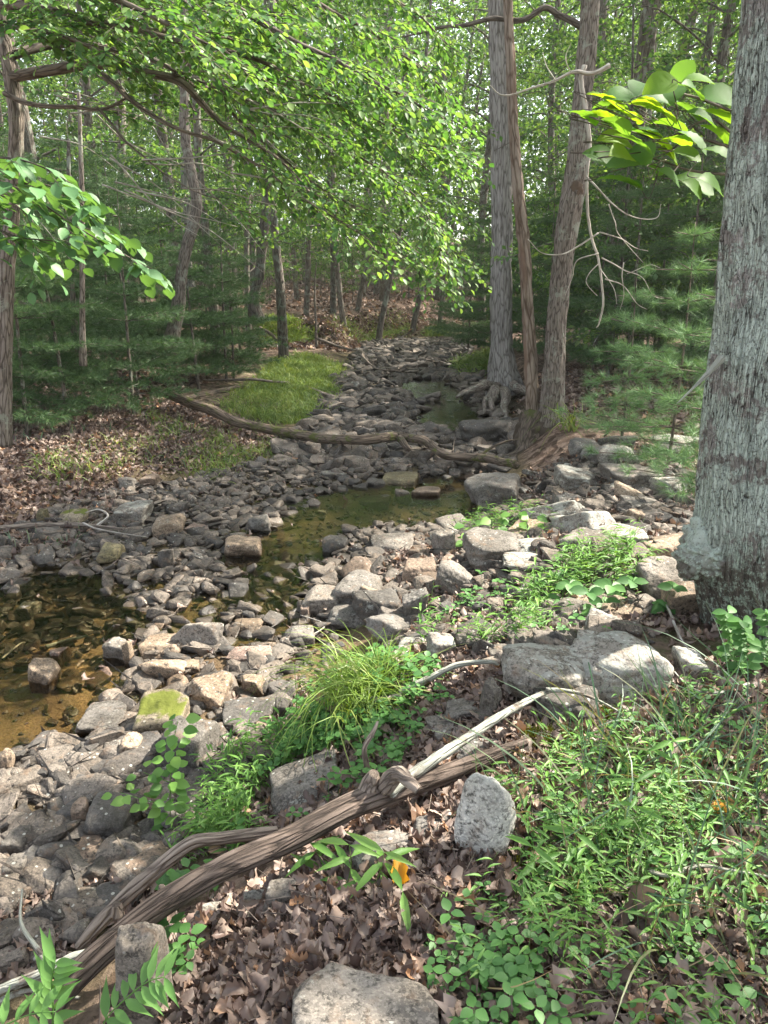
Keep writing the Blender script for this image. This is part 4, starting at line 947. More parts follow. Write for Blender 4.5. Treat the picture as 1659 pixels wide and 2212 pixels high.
# broad leaves beside the big trunk
o = P(1620, 330, 3.75)
t_ = hero('broadleaf_branch', 'branch of very large round-tipped leaves glowing yellow-green by the big trunk', 'branch', loc=o)
b = MB(); tips = []
for pts in [[(1620, 330), (1540, 260), (1460, 290), (1400, 310)], [(1620, 330), (1500, 300), (1440, 330), (1370, 360)], [(1600, 250), (1500, 210), (1420, 200), (1350, 210)], [(1620, 380), (1500, 370), (1420, 345), (1360, 330)]]:
    tube(b, rel(px_path(pts, 3.7), o), [.008, .005, .0025], 6, n=20)
LV = [(1340, 205, 105, 20, 1), (1385, 190, 80, 65, 1), (1425, 182, 85, 40, 1), (1470, 165, 80, 75, 1), (1310, 210, 90, -5, 1), (1330, 265, 95, -8, 0), (1295, 335, 80, -10, 1), (1370, 300, 100, -15, 0), (1460, 300, 100, 8, 0), (1540, 240, 95, 5, 0), (1560, 330, 90, -20, 0), (1510, 170, 85, 15, 1), (1400, 350, 85, -8, 1), (1430, 240, 110, -12, 0), (1320, 225, 85, 14, 0), (1540, 395, 80, -18, 1), (1500, 190, 90, -10, 1), (1550, 205, 110, 10, 1), (1300, 248, 90, 5, 0), (1450, 200, 85, 80, 0), (1480, 228, 130, -8, 0), (1400, 225, 120, -5, 0),
      (1440, 265, 130, 6, 0), (1350, 240, 110, 3, 0), (1520, 250, 120, -12, 0), (1380, 280, 110, 12, 0), (1330, 300, 100, 10, 1), (1345, 330, 90, 20, 1), (1420, 300, 110, -25, 0), (1500, 300, 120, -35, 0), (1390, 330, 70, 100, 1), (1450, 335, 75, -20, 1),
      (1485, 330, 80, -10, 1), (1340, 385, 100, 3, 0), (1370, 395, 60, 120, 1), (1450, 380, 80, -25, 1), (1500, 392, 90, -15, 1), (1500, 405, 80, -30, 1), (1260, 246, 80, 0, 0), (1555, 290, 110, -30, 0), (1420, 210, 100, 150, 1), (1360, 345, 90, 160, 1)]
T0, D0, N0, S0 = [], [], [], []
for k, (px, py, L, ang, up) in enumerate(LV):
    y = 3.55+.22*math.sin(k*2.3); p = P(px, py, y) - o; a = math.radians(ang)
    d = np.array([math.cos(a), .45*math.sin(k*1.7), math.sin(a)*.7]); nrm = np.array([.25*math.sin(k), -(.6 if up else .22), .8 if up else 1.0])
    d /= np.linalg.norm(d); s = min(L, 98)*y/F*.95*(.75+.25*math.sin(k*5.1)**2); T0.append(p-d*s*.5); D0.append(d); N0.append(nrm+r2.normal(size=3)*.12); S0.append(s)
for q_, d_ in zip(T0, D0):                            # leaf stalks back to the nearest branch
    tgt = rel(px_path([(min(max(CX + F*(q_[0]+o[0])/3.6, 1400)+60, 1600), 320)], 3.7), o)[0]; mid_ = q_*.5+tgt*.5 if np.linalg.norm(tgt-q_) < .3 else q_ + (tgt-q_)*.45
    tube(b, [q_, q_-d_*.05, mid_], [.0016, .002, .0026], 4, n=10)
b.build('stem', M['twig'], t_)
lv = MB(); tile(lv, LEAF_BIG[0]*np.array([1.1, 1, 1]), LEAF_BIG[1], frames(np.array(D0), np.array(N0)), np.array(S0), np.array(T0)); lv.build('leaves', M['leaf_big'], t_)

# ------------------------------------------------------------------ pines
def needle_tuft(n, r, wd=.022, cone=.9):
    V = []; T = []
    for k in range(n):
        a = r.uniform(0, 6.28); e = r.uniform(.15, 1)*cone; d = np.array([math.sin(e)*math.cos(a), math.cos(e), math.sin(e)*math.sin(a)]); l = r.uniform(.7, 1.05)
        s = np.cross(d, r.normal(size=3)); s /= np.linalg.norm(s); base = np.array([0, r.uniform(-.5, .15), 0])
        V += [base+s*wd, base-s*wd, base+d*l+np.array([0, 0, -.06])]; T.append((3*k, 3*k+1, 3*k+2))
    return np.array(V), [np.array(T)]
r3 = np.random.default_rng(17); TUFT = [needle_tuft(26, r3, .026, 1.25) for _ in range(3)]; TUFT_N = [needle_tuft(48, r3, .013, 1.2) for _ in range(3)]
def pine_template(seed, h, R, tufts=TUFT, nl=.085, step=.28, gap=.085, r0=.03, z0=.5):
    r = np.random.default_rng(seed); wood = MB(); lv = MB()
    tube(wood, [(0, 0, -.2), (.02, 0, h*.5), (0, .02, h)], [r0, r0*.6, .004], 8, n=24)
    B, D = [], []
    for z in np.arange(z0, h-.1, step):
        L = R*(1-(z-z0)/(h-z0))**.75+.12
        for q in range(5):
            az = q*1.257+z*3+r.normal()*.25; d = np.array([math.cos(az), math.sin(az), r.uniform(.0, .3)]); ll = L*r.uniform(.7, 1.1)
            p0 = np.array([0, 0, z]); tip = p0+d*ll+[0, 0, -.05*ll]; tube(wood, [p0, p0*.5+tip*.5, tip], [.007, .005, .002], 4, n=5)
            side = np.cross(d, [0, 0, 1.0])
            for f in np.arange(.25, 1.01, gap/ll*1.6):
                B.append(p0+(tip-p0)*f); D.append(d+r.normal(size=3)*.3)
                w_ = (1-f)*ll*.55+.05
                for sg in (-1, 1):
                    for g_ in np.arange(.05, w_, gap*1.25):
                        B.append(p0+(tip-p0)*f+(d*.6+side*sg)*g_+[0, 0, r.normal()*.03]); D.append(d*.7+side*sg+r.normal(size=3)*.3+[0, 0, .1])
    B, D = np.array(B), np.array(D); kk = r.integers(0, 3, len(B))
    for k in range(3):
        m = kk == k; tile(lv, tufts[k][0], tufts[k][1], frames(D[m], unit(m.sum(), r)), nl*r.uniform(.8, 1.25, m.sum()), B[m])
    return wood, lv
PT = []
for k, (h, R_) in enumerate([(2.4, .95), (3.4, 1.2), (1.7, .75), (4.6, 1.5)]):
    wd_, lv = pine_template(60+k, h, R_, z0=.25+.1*k, nl=.10, step=.36); a = wd_.build('trunk', M['bark_far']); c = lv.build('crown', M['pine']); PT.append((a.data, c.data))
    bpy.data.objects.remove(a); bpy.data.objects.remove(c)
def pine(k, loc, s, label, group=None):
    e = empty('pine_sapling', loc); tag(e, label, 'pine', group); e.rotation_euler = (rng.normal()*.03, rng.normal()*.03, rng.uniform(0, 6.28)); e.scale = (s, s, s)
    for nm, d in zip(('trunk', 'crown'), PT[k]):
        q = bpy.data.objects.new(nm, d); COL.objects.link(q); q.parent = e
GL = 'young pine of the dark thicket on the left bank'
for (px, Y_, k, s) in [(60, 8.4, 1, .9), (150, 8.9, 0, 1.0), (290, 9.6, 1, .85), (-40, 8.5, 1, 1), (60, 10, 1, 1.0), (180, 10.5, 3, .8), (300, 11.5, 3, .8), (430, 12.8, 0, 1.1), (490, 14, 1, 1.0), (380, 13.6, 3, .8), (250, 13.5, 3, .9), (110, 12.5, 3, .9), (0, 12, 3, 1),
                       (330, 15.5, 3, .9), (450, 16.5, 3, .8), (520, 17.0, 0, 1.0), (200, 16, 3, 1), (60, 15, 3, 1)]:
    pine(k, ground_at(px, Y_), s, GL, 'pines of the left thicket')
pine(2, ground_at(505, 14.2), .9, 'small low pine at the right end of the left thicket')
GR = 'young pine of the dark thicket behind the twin trees'
for (px, Y_, k, s) in [(1010, 20, 3, .8), (1060, 17, 3, .8), (1130, 18, 1, .9), (1180, 14, 1, 1.0), (1280, 12.5, 1, 1.0), (1350, 11.5, 1, 1.05), (1420, 13, 3, .9), (1250, 17, 3, 1), (1330, 16, 3, 1), (1480, 11, 1, 1.1), (1560, 13, 3, 1), (1620, 10, 3, .9), (1120, 24, 3, 1), (1500, 17, 3, 1), (1000, 27, 1, 1)]:
    pine(k, ground_at(px, Y_), s, GR, 'pines of the right thicket')
for (px, Y_, s, lab, seed) in [(1440, 6.6, 1.0, 'bright long-needled pine between dead twigs and big trunk', 5), (1340, 7.6, .8, 'small bright pine left of the long-needled one', 6), (1530, 5.6, .9, 'bright pine partly hidden behind the big trunk', 8)]:
    g_ = ground_at(px, Y_); e = empty('white_pine', g_, label=lab, cat='pine')
    wd_, lv = pine_template(seed, 2.15*s, .75*s, TUFT_N, .115, .27, .15, .018, .15); wd_.build('trunk', M['twig'], e); lv.build('crown', M['pine_light'], e)

# ------------------------------------------------------------------ fallen wood
def log(name, label, pts, rad, mat, cat='log', seg=16, n=60, wob=.02, bark=.1, extra=(), seed=0, ridge=10, lsc=.12):
    P0 = np.array(pts[0]); e = empty(name, P0, label=label, cat=cat) if extra else None
    b = MB(); tube(b, rel(pts, P0), rad, seg, n=n, wob=wob, bark=bark, seed=seed, ridge=ridge, lsc=lsc)
    for (q, rr) in (extra if extra and False else ()): pass
    if e: b.build('trunk', M[mat], e)
    else:
        o_ = b.build(name, M[mat]); o_.location = tuple(P0); tag(o_, label, cat); return o_
    for (nm, q, rr, mt) in extra:
        b = MB(); tube(b, rel(q, P0), rr, 9, n=26, wob=wob*.8, bark=bark, seed=seed+3); b.build(nm, M[mt], e)
    return e
def up(px, py, dz): p = at(px, py); return p + np.array([0, 0, dz])
def on(pts, dz):                                       # points seen at (px,py) that float dz above the land
    out = []
    for (px, py, *z) in pts:
        h = z[0] if z else dz; d = ray(px, py); t = np.linspace(.8, 60, 3000); q = d[None]*t[:, None]+np.array([0, 0, CAM_H]); k = int(np.argmax(q[:, 2] < H(q[:, 0], q[:, 1])+h)); out.append(q[k])
    return out
def straight(pts, z0, z1):
    a, b = on([pts[0]], z0)[0], on([pts[-1]], z1)[0]; L = np.concatenate([[0], np.cumsum([math.dist(pts[k], pts[k+1]) for k in range(len(pts)-1)])]); out = []
    for p, l in zip(pts, L/L[-1]): out.append(P(p[0], p[1], 1/((1-l)/a[1] + l/b[1])))
    return out
log('fallen_tree', 'long fallen trunk with ridged bark lying across the creek', on([(330, 842, .25), (400, 868, .22), (500, 905, .18), (600, 932, .16), (680, 948, .22), (780, 948, .26), (860, 942, .26), (920, 955, .24), (960, 982, .2), (1030, 988, .2), (1115, 1002, .25)], .2),
    [.06, .066, .062, .06, .06, .056, .052, .05, .046, .043, .04], 'log_bark', seg=28, n=150, bark=.12, seed=4, wob=.03, ridge=12,
    extra=[('branch', on([(862, 948, .25), (885, 970, .15), (905, 990, .05)], .1), (.045, .035, .015), 'log_bark'), ('branch', on([(1030, 985, .2), (1080, 960, .25), (1120, 948, .3)], .2), (.02, .014, .006), 'log_bark')])
log('dead_log', 'thick dark weathered log lying diagonally across the lower left foreground', straight([(95, 2190), (160, 2112), (260, 2020), (350, 1950), (480, 1876), (620, 1812), (740, 1748), (840, 1708), (960, 1668), (1060, 1630), (1135, 1602)], .09, .07),
    [.036, .036, .035, .034, .034, .034, .037, .040, .031, .024, .015], 'deadwood', seg=64, n=240, bark=.10, seed=9, wob=.006, ridge=16, lsc=.022,
    extra=[('knob', on([(790, 1730, .16), (803, 1690, .22), (810, 1672, .25)], .1), (.035, .026, .016), 'deadwood_pale'),
           ('knob', on([(356, 1935, .2), (350, 1915, .25)], .1), (.016, .008), 'deadwood_pale'),
           ('knob', on([(835, 1700, .18), (862, 1672, .24), (885, 1690, .24), (905, 1708, .22)], .1), (.03, .024, .018, .014), 'deadwood_pale')])
log('dead_log', 'paler forked log lying behind the thick dark one at lower left', straight([(165, 2050), (215, 1996), (296, 1918), (366, 1856), (420, 1818), (480, 1812), (540, 1806), (598, 1796)], .06, .10),
    [.014, .022, .023, .023, .022, .020, .017, .011], 'deadwood_pale', seg=40, n=130, bark=.2, seed=14, wob=.012, lsc=.022,
    extra=[('knob', on([(255, 1975, .12), (252, 1955, .16)], .1), (.02, .012), 'deadwood_pale')])
log('lichened_branch', 'straight branch crusted with white lichen leaning up from the log', straight([(845, 1715), (900, 1670), (1000, 1602), (1080, 1548), (1150, 1508), (1190, 1490)], .17, .14), [.018, .017, .016, .014, .011, .008], 'lichen_branch', 'branch', 20, 70, .006, .12,
    extra=[('twig', on([(1180, 1492, .15), (1240, 1498, .14), (1300, 1520, .10), (1370, 1560, .06)], .1), (.009, .006, .003), 'lichen_branch')])
log('lichened_branch', 'short lichened branch crossing under the bottom end of the dark log', on([(-20, 2150, .05), (80, 2110, .08), (170, 2070, .09), (260, 2050, .1), (330, 2035, .08)], .1), [.014, .014, .016, .012, .006], 'lichen_branch', 'branch', 14, 40, .006, .12,
    extra=[('twig', on([(110, 2085, .1), (75, 2040, .13), (45, 1990, .16), (48, 1920, .2)], .1), (.008, .006, .003), 'lichen_branch'), ('twig', on([(-10, 2165, .04), (60, 2140, .05), (170, 2155, .03)], .1), (.01, .008, .004), 'lichen_branch')])
log('curled_branch', 'pale dead branch ending in a loop above the sedge clump', on([(745, 1512, .02), (765, 1478, .05), (768, 1450, .10), (748, 1446, .12), (742, 1468, .10), (765, 1502, .08), (815, 1512, .08), (868, 1502, .05)], .1), [.008, .010, .012, .010, .012, .013, .010], 'twig_pale', 'branch', 10, 60, .004, .1)
log('curled_branch', 'gnarled lichened root-like branch in front of the pale boulder', on([(870, 1500, .04), (930, 1470, .06), (990, 1440, .08), (1060, 1432, .06), (1080, 1440, .03)], .1), [.016, .014, .012, .010, .005], 'lichen_branch', 'branch', 10, 50, .012, .14)
log('dead_branch', 'upright dead stick standing in green leaves above the log', on([(798, 1660, .08), (792, 1620, .16), (812, 1580, .2), (820, 1560, .22)], .1), [.012, .010, .008, .004], 'deadwood_pale', 'branch', 10, 30, .008, .15)
log('bleached_stick', 'bleached crooked stick lying on the left bank', on([(0, 1145, .05), (90, 1135, .06), (170, 1132, .08), (215, 1140, .08), (262, 1148, .05)], .05), [.02, .02, .018, .012, .008], 'deadwood_pale', 'stick', 10, 40, .02, .1,
    extra=[('twig', on([(210, 1138, .08), (235, 1118, .12), (215, 1105, .14), (185, 1110, .14)], .05), (.012, .008, .004), 'twig_pale'), ('twig', on([(180, 1132, .08), (240, 1150, .1), (320, 1158, .08)], .05), (.01, .006, .003), 'twig_pale')])
log('rotten_log', 'dark rotten log half sunk in litter behind the grass patch', on([(385, 866, .02), (430, 853, .03), (480, 845, .03), (560, 836, .02)], .1), [.03, .05, .045, .02], 'log_bark', 'log', 16, 40, .03, .15)
log('pale_log', 'thin pale log end lying in grass at the foot of the pines', on([(440, 822, .12), (520, 820, .14), (560, 822, .14), (625, 826, .1)], .1), [.012, .022, .024, .02], 'deadwood_pale', 'log', 12, 40, .01, .1)
log('root_branch', 'dark dead branch lying against the cut bank', on([(565, 712, .5), (590, 725, .4), (605, 745, .25), (622, 765, .05)], .1), [.05, .04, .03, .02], 'log_bark', 'branch', 8, 24, .04, .1)
log('thin_branch', 'thin branch lying over stones at the far bend', on([(780, 760, .2), (790, 775, .3), (815, 795, .2), (868, 800, .15)], .1), [.03, .025, .015, .01], 'deadwood_pale', 'branch', 8, 24, .04, .1)
log('bank_log', 'thin pale trunk lying along the top of the cut bank', on([(690, 735, .3), (740, 750, .25), (770, 758, .2)], .1), [.04, .035, .02], 'deadwood_pale', 'log', 8, 20, .04, .1)
for k, (pts, lab) in enumerate([([(1210, 1290), (1130, 1330), (1060, 1370), (1050, 1400)], 'brown dead stick among plants behind the large boulders'), ([(1620, 1480), (1560, 1500), (1500, 1490), (1450, 1440)], 'crooked lichened stick on the leaves right of the largest boulder'), ([(1640, 1560), (1600, 1520), (1570, 1470), (1560, 1450)], 'dark dead stick at the foot of the big trunk'),
                  ([(1440, 1300), (1470, 1380), (1540, 1440), (1600, 1470)], 'long thin stick leaning over stones below the big trunk'), ([(1395, 1880), (1440, 1890), (1500, 1870), (1570, 1880), (1650, 1895)], 'thin grey stick in the grass at the right'), ([(475, 1618), (530, 1635), (600, 1660)], 'pale forked twig between dark stones left of the sedge'),
                  ([(0, 1420), (40, 1390), (55, 1385)], 'pale twig standing in the brown pool at left'), ([(100, 1400), (150, 1385), (190, 1375)], 'half-sunk pale stick in the brown pool'), ([(620, 1830), (540, 1815), (450, 1818)], 'thin dark twig bridging the two logs'), ([(660, 1380), (700, 1350), (650, 1330)], 'forked twig among stones above the sedge clump')]):
    log('dead_stick', lab, on(pts, .06), [.006, .006, .004, .003] if k not in (7, 2) else [.014, .012, .006], ['twig_pale', 'lichen_branch', 'twig'][k % 3], 'stick', 7, 26, .012, .1, seed=k)

# ------------------------------------------------------------------ leaf litter, grass and low plants
def on_land(q, dz=0.0): return np.stack([q[:, 0], q[:, 1], H(q[:, 0], q[:, 1])+dz], 1)
def litter_mb(mb, poly, n, size, tilt=.5, big=True, dz=.012, edge=.08):
    q = sample_poly(poly, n, edge); p = on_land(q, 0); p[:, 2] += dz*rng.uniform(-.3, 1.8, len(q)); kk = rng.integers(0, 9, len(q))
    for k in range(9):
        m = kk == k; c = int(m.sum()); tv, tf = LITTER[k] if big else (LEAF_FAR[0]*np.array([1, 1, 2.2]), LEAF_FAR[1])
        d = unit(c)*np.array([1, 1, .35]); nn = np.array([0, 0, 1.0])+unit(c)*tilt
        tile(mb, tv, tf, frames(d, nn), size*rng.uniform(.5, 1.25, c), p[m])
NEARBANK = world_poly([(200, 2300), (420, 1990), (560, 1960), (700, 1850), (900, 1690), (1130, 1600), (1300, 1520), (1560, 1430), (1750, 1440), (1800, 2300)])
BEHINDLOG = world_poly([(380, 1820), (470, 1640), (640, 1560), (640, 1480), (900, 1400), (1080, 1400), (1080, 1500), (1130, 1600), (860, 1700), (480, 1860)])
mb = MB()
litter_mb(mb, NEARBANK, 12000, .052, .6); litter_mb(mb, NEARBANK, 5000, .06, .7, dz=.02)
litter_mb(mb, world_poly([(320, 2300), (420, 1990), (560, 1960), (900, 1900), (980, 2000), (940, 2300)]), 1800, .058, .7, dz=.025)
litter_mb(mb, BEHINDLOG, 4500, .05)
litter_mb(mb, world_poly([(0, 2130), (0, 1900), (200, 1880), (400, 1850), (300, 1980), (180, 2080)]), 900, .055)
litter_mb(mb, world_poly([(820, 1200), (900, 1160), (1000, 1220), (960, 1320), (840, 1290)]), 1300, .06, .9, dz=.03)
litter_mb(mb, world_poly([(1080, 1060), (1180, 1010), (1560, 940), (1600, 1400), (1300, 1360), (1060, 1400), (900, 1400), (1000, 1200)]), 5500, .065)
LEFTBANK = world_poly([(-200, 1260), (60, 1210), (200, 1165), (260, 1090), (330, 1020), (600, 1000), (660, 950), (330, 860), (-200, 900)])
litter_mb(mb, LEFTBANK, 15000, .075, .6, edge=.15)
litter_mb(mb, world_poly([(-200, 905), (330, 870), (480, 800), (560, 760), (300, 740), (-200, 780)]), 9000, .10, .6, big=False)
litter_mb(mb, world_poly([(1110, 960), (1500, 950), (1700, 800), (1250, 790), (1120, 850)]), 6000, .10, .6, big=False)
litter_mb(mb, world_poly([(560, 760), (740, 762), (860, 730), (960, 690), (900, 668), (760, 690), (560, 700)]), 7000, .15, .6, big=False, dz=.03)
litter_mb(mb, [(-14, 27), (1, 27), (8, 45), (-10, 55), (-25, 50)], 9000, .2, .6, big=False, dz=.04)
litter_mb(mb, BED_NEAR, 350, .06, .5, dz=.05)
lt = mb.build('leaf_litter', M['litter']); tag(lt, 'curled brown dead leaves covering the banks', 'dead leaves', kind='stuff')

# stiltgrass: a stem with lance leaves to both sides
def stilt_template(r, nleaf=7, h=.20):
    b = MB(); lean = r.uniform(-.3, .3); pts = np.array([(0, 0, 0), (lean*h*.4, .1*h, h*.5), (lean*h, .35*h, h)]); pa, _ = tube(b, pts, [.0013, .0006], 3, n=8)
    az0 = r.uniform(0, 6.28); B, D = [], []
    for k in range(nleaf):
        f = .2+.8*k/nleaf; a = az0+k*math.pi+r.uniform(-.5, .5); B.append(pa[int(f*7)]); D.append([math.cos(a), math.sin(a), r.uniform(.1, .7)])
    tile(b, LEAF_LANCE[0], LEAF_LANCE[1], frames(np.array(D), np.array([[0, 0, 1.0]]*nleaf)+unit(nleaf, r)*.3), h*r.uniform(.20, .32, nleaf), np.array(B))
    return np.concatenate(b.v), [np.concatenate(b.f[k]) for k in (3, 4) if b.f[k]]
def tref_template(r, h=.08, s=.028):
    b = MB(); tube(b, [(0, 0, 0), (.1*h, 0, h)], [.001, .0007], 3, n=4); B, D = [], []
    for k in range(3):
        a = k*2.09+r.uniform(-.3, .3); D.append([math.cos(a), math.sin(a), r.uniform(-.1, .3)]); B.append([.1*h+math.cos(a)*.004, math.sin(a)*.004, h])
    tile(b, LEAF_OVATE[0], LEAF_OVATE[1], frames(np.array(D), np.array([[0, 0, 1.0]]*3)+unit(3, r)*.25), np.full(3, s), np.array(B))
    return np.concatenate(b.v), [np.concatenate(b.f[k]) for k in (3, 4) if b.f[k]]
def blade_template(r, L=.35, wd=.0035, bend=1.0):
    n = 7; t = np.linspace(0, 1, n); a = r.uniform(.25, .8)*bend; y = L*t*np.sin(a*t+.1); z = L*t*np.cos(a*t*1.35)*1.0; x = .04*L*np.sin(t*3)
    wv = wd*(1-t**2.2)+.0003; V = np.concatenate([np.stack([x-wv, y, z], 1), np.stack([x+wv, y, z+wv*.5], 1)]); q = np.array([(k, n+k, n+k+1, k+1) for k in range(n-1)]); return V, [q]
r4 = np.random.default_rng(3)
STILT = [stilt_template(r4, 6+k % 3, .18+.02*k) for k in range(6)]; TREF = [tref_template(r4, .05+.02*k, .026+.004*k) for k in range(4)]
BLD = [blade_template(r4, .28+.05*k, .0022+.0006*(k % 3)) for k in range(6)]; SHORT = [blade_template(r4, .10+.02*k, .0035, 1.2) for k in range(5)]
NAMED_ROCKS = np.array(USED[:len(ROCKS)])
LOGLINE = np.concatenate([catmull([at(*p) for p in pl], 30) for pl in ([(95, 2190), (350, 1990), (620, 1860), (840, 1750), (960, 1700), (1135, 1625)], [(165, 2090), (370, 1900), (598, 1825)], [(860, 1740), (1000, 1650), (1190, 1520)])])[:, :2]
def clear_of(q, m=.07):
    k = np.ones(len(q), bool)
    for (x, y, r) in NAMED_ROCKS: k &= ((q[:, 0]-x)**2 + ((q[:, 1]-y)/(1.0)+.05)**2 > (r+m*.6)**2)
    d = ((q[:, None, :]-(LOGLINE-[0, .05])[None])**2).sum(2).min(1); return k & (d > m**2)
def plants(mb, poly, n, tmpls, s=1.0, edge=.1, clump=None, tilt=.15, dz=0):
    q = sample_poly(poly, n, edge); q = q[clear_of(q)]
    if clump is not None:
        keep = n2(q[:, 0], q[:, 1], clump, 66, 2) > rng.normal(size=len(q))*.12-.02; q = q[keep]
    p = on_land(q, dz); kk = rng.integers(0, len(tmpls), len(q))
    for k in range(len(tmpls)):
        m = kk == k; c = int(m.sum())
        if not c: continue
        up_ = np.array([0, 0, 1.0])+unit(c)*tilt; a = rng.uniform(0, 6.28, c); f = np.stack([np.cos(a), np.sin(a), 0*a], 1)
        f = f-up_*(f*up_).sum(1)[:, None]/(up_**2).sum(1)[:, None]; R = frames(f, up_)
        tile(mb, tmpls[k][0], tmpls[k][1], R, s*rng.uniform(.6, 1.3, c), p[m])
def stuff(mb, name, mat, label, cat): o_ = mb.build(name, M[mat]); tag(o_, label, cat, kind='stuff'); return o_
GREENS = world_poly([(960, 2300), (1000, 1980), (1080, 1780), (1180, 1640), (1300, 1560), (1560, 1480), (1750, 1480), (1800, 2300)])
mb = MB(); plants(mb, GREENS, 520, STILT, .6, .06, 2.0); plants(mb, world_poly([(1080, 1840), (1450, 1760), (1500, 1950), (1100, 2000)]), 100, STILT, .65)
plants(mb, world_poly([(430, 1800), (480, 1640), (640, 1590), (700, 1620), (560, 1700), (620, 1790)]), 230, STILT, .65)
plants(mb, world_poly([(930, 1420), (900, 1330), (1000, 1260), (1100, 1240), (1230, 1180), (1400, 1190), (1380, 1270), (1200, 1330), (1150, 1390)]), 1000, STILT, .8, .1, 1.4)
plants(mb, world_poly([(980, 1160), (1040, 1120), (1180, 1110), (1200, 1180), (1080, 1190)]), 160, STILT, .7)
plants(mb, world_poly([(380, 1860), (420, 1800), (520, 1780), (560, 1830), (420, 1880)]), 60, STILT, .7)
stuff(mb, 'stiltgrass', 'stilt', 'low bright green stiltgrass with lance-shaped leaves', 'ground cover')
mb = MB(); plants(mb, GREENS, 500, BLD, .8, .08, 1.5, 1.1); plants(mb, world_poly([(1150, 1700), (1300, 1560), (1659, 1540), (1700, 2300), (1300, 2300)]), 300, BLD, .95, .08, 1.1, 1.1)
plants(mb, LEFTBANK, 900, SHORT, 1.2, .1, 1.1)
stuff(mb, 'grass', 'grass_blue', 'long arching blue-green grass blades on the near right bank', 'grass')
mb = MB(); plants(mb, GREENS, 260, BLD, .6, .08, 2, 1.4)
stuff(mb, 'dry_grass', 'straw', 'dry straw-coloured grass blades among the green', 'dry grass')
mb = MB(); plants(mb, GREENS, 380, TREF, .75, .06, 2.6); plants(mb, world_poly([(940, 2300), (960, 2090), (1100, 2050), (1200, 2150), (1180, 2300)]), 110, TREF, .75)
plants(mb, world_poly([(620, 1800), (600, 1700), (700, 1560), (760, 1450), (960, 1440), (900, 1600), (820, 1690), (700, 1760)]), 700, TREF, .85)
plants(mb, world_poly([(560, 1650), (640, 1560), (720, 1580), (700, 1650)]), 150, TREF, .8)
plants(mb, world_poly([(900, 1400), (1000, 1280), (1250, 1250), (1300, 1350), (1100, 1400), (1000, 1440)]), 900, TREF, .85, .1, 1.8)
plants(mb, world_poly([(200, 2060), (330, 1960), (420, 1860), (600, 1830), (480, 1900), (300, 2060)]), 90, TREF, 1.1); plants(mb, world_poly([(380, 2110), (400, 2030), (450, 2060), (420, 2130)]), 30, TREF, 1.0)
stuff(mb, 'trefoil_cover', 'clover', 'low three-leafed plants spreading between rocks and log', 'ground cover')
mb = MB(); plants(mb, GRASS_ISLE, 15000, SHORT, 1.05, .16, None, .5); plants(mb, GRASS_ISLE, 9000, SHORT, 1.4, .2, 1.3, .5)
plants(mb, world_poly([(330, 1010), (420, 960), (560, 920), (640, 960), (520, 1010), (420, 1060), (330, 1040)]), 2600, SHORT, 1.0, .2, 1.6, .6)
plants(mb, world_poly([(560, 735), (560, 700), (640, 698), (690, 712), (670, 735)]), 6000, SHORT, 1.8, .2, None, .5)
plants(mb, world_poly([(915, 728), (925, 714), (955, 712), (965, 728)]), 1200, SHORT, 2, .1, None, .5)
plants(mb, world_poly([(700, 720), (760, 700), (900, 700), (860, 725), (760, 735)]), 2500, SHORT, 2, .2, .6, .5)
plants(mb, world_poly([(980, 800), (1050, 760), (1060, 800), (1000, 820)]), 3000, SHORT, 2, .2, None, .5)
plants(mb, world_poly([(100, 960), (300, 900), (420, 930), (300, 1000), (100, 1060)]), 1500, SHORT, 1.1, .12, .9, .5)
stuff(mb, 'grass', 'grass', 'short bright green grass on the bar and banks', 'grass')
# moss cushions
def moss(x0, y0, x1, y1, label, n=500):
    g_ = at((x0+x1)/2, (y0+y1)/2); z = zc(g_); rx = (x1-x0)*z/F/2; ry = rx*.7; b = MB()
    a = rng.uniform(0, 6.28, n); q = np.sqrt(rng.random(n)); p = np.stack([rx*q*np.cos(a), ry*q*np.sin(a), 0*a], 1); 
    p[:, 2] = H(p[:, 0]+g_[0], p[:, 1]+g_[1])-g_[2]+.015; nn = len(p)
    tile(b, LEAF_LANCE[0]*np.array([1.2, 1, 1]), LEAF_LANCE[1], frames(unit(nn)+[0, 0, .7], unit(nn)), rng.uniform(.015, .04, nn), p)
    o_ = b.build('moss_cushion', M['moss']); o_.location = tuple(g_); tag(o_, label, 'moss', kind=None)
moss(1130, 1575, 1270, 1650, 'yellow-green moss at the upper tip of the dark log', 1800)
moss(1280, 1535, 1340, 1575, 'small moss tuft in grass below the dark slab', 600)
moss(1320, 1770, 1430, 1880, 'moss patch in the middle of the right grass', 900)
moss(1110, 1840, 1190, 1900, 'moss patch right of the white lichen rock', 700)

# little twigs and crumbs in the litter
b = MB(); q = sample_poly(NEARBANK, 420, .05); q = np.concatenate([q, sample_poly(LEFTBANK, 120, .05), sample_poly(BEHINDLOG, 120, .05)]); p = on_land(q, .03)
for k in range(len(p)):
    a = rng.uniform(0, 6.28); L_ = rng.uniform(.03, .13); d_ = np.array([math.cos(a), math.sin(a), rng.normal()*.15])*L_; tube(b, [p[k]-d_, p[k]+rng.normal(size=3)*.006, p[k]+d_], [.0022, .002, .0012], 4, n=5)
tw = b.build('twig_litter', M['deadwood_pale']); tag(tw, 'fine dead twigs scattered in the leaf litter', 'twigs', kind='stuff')

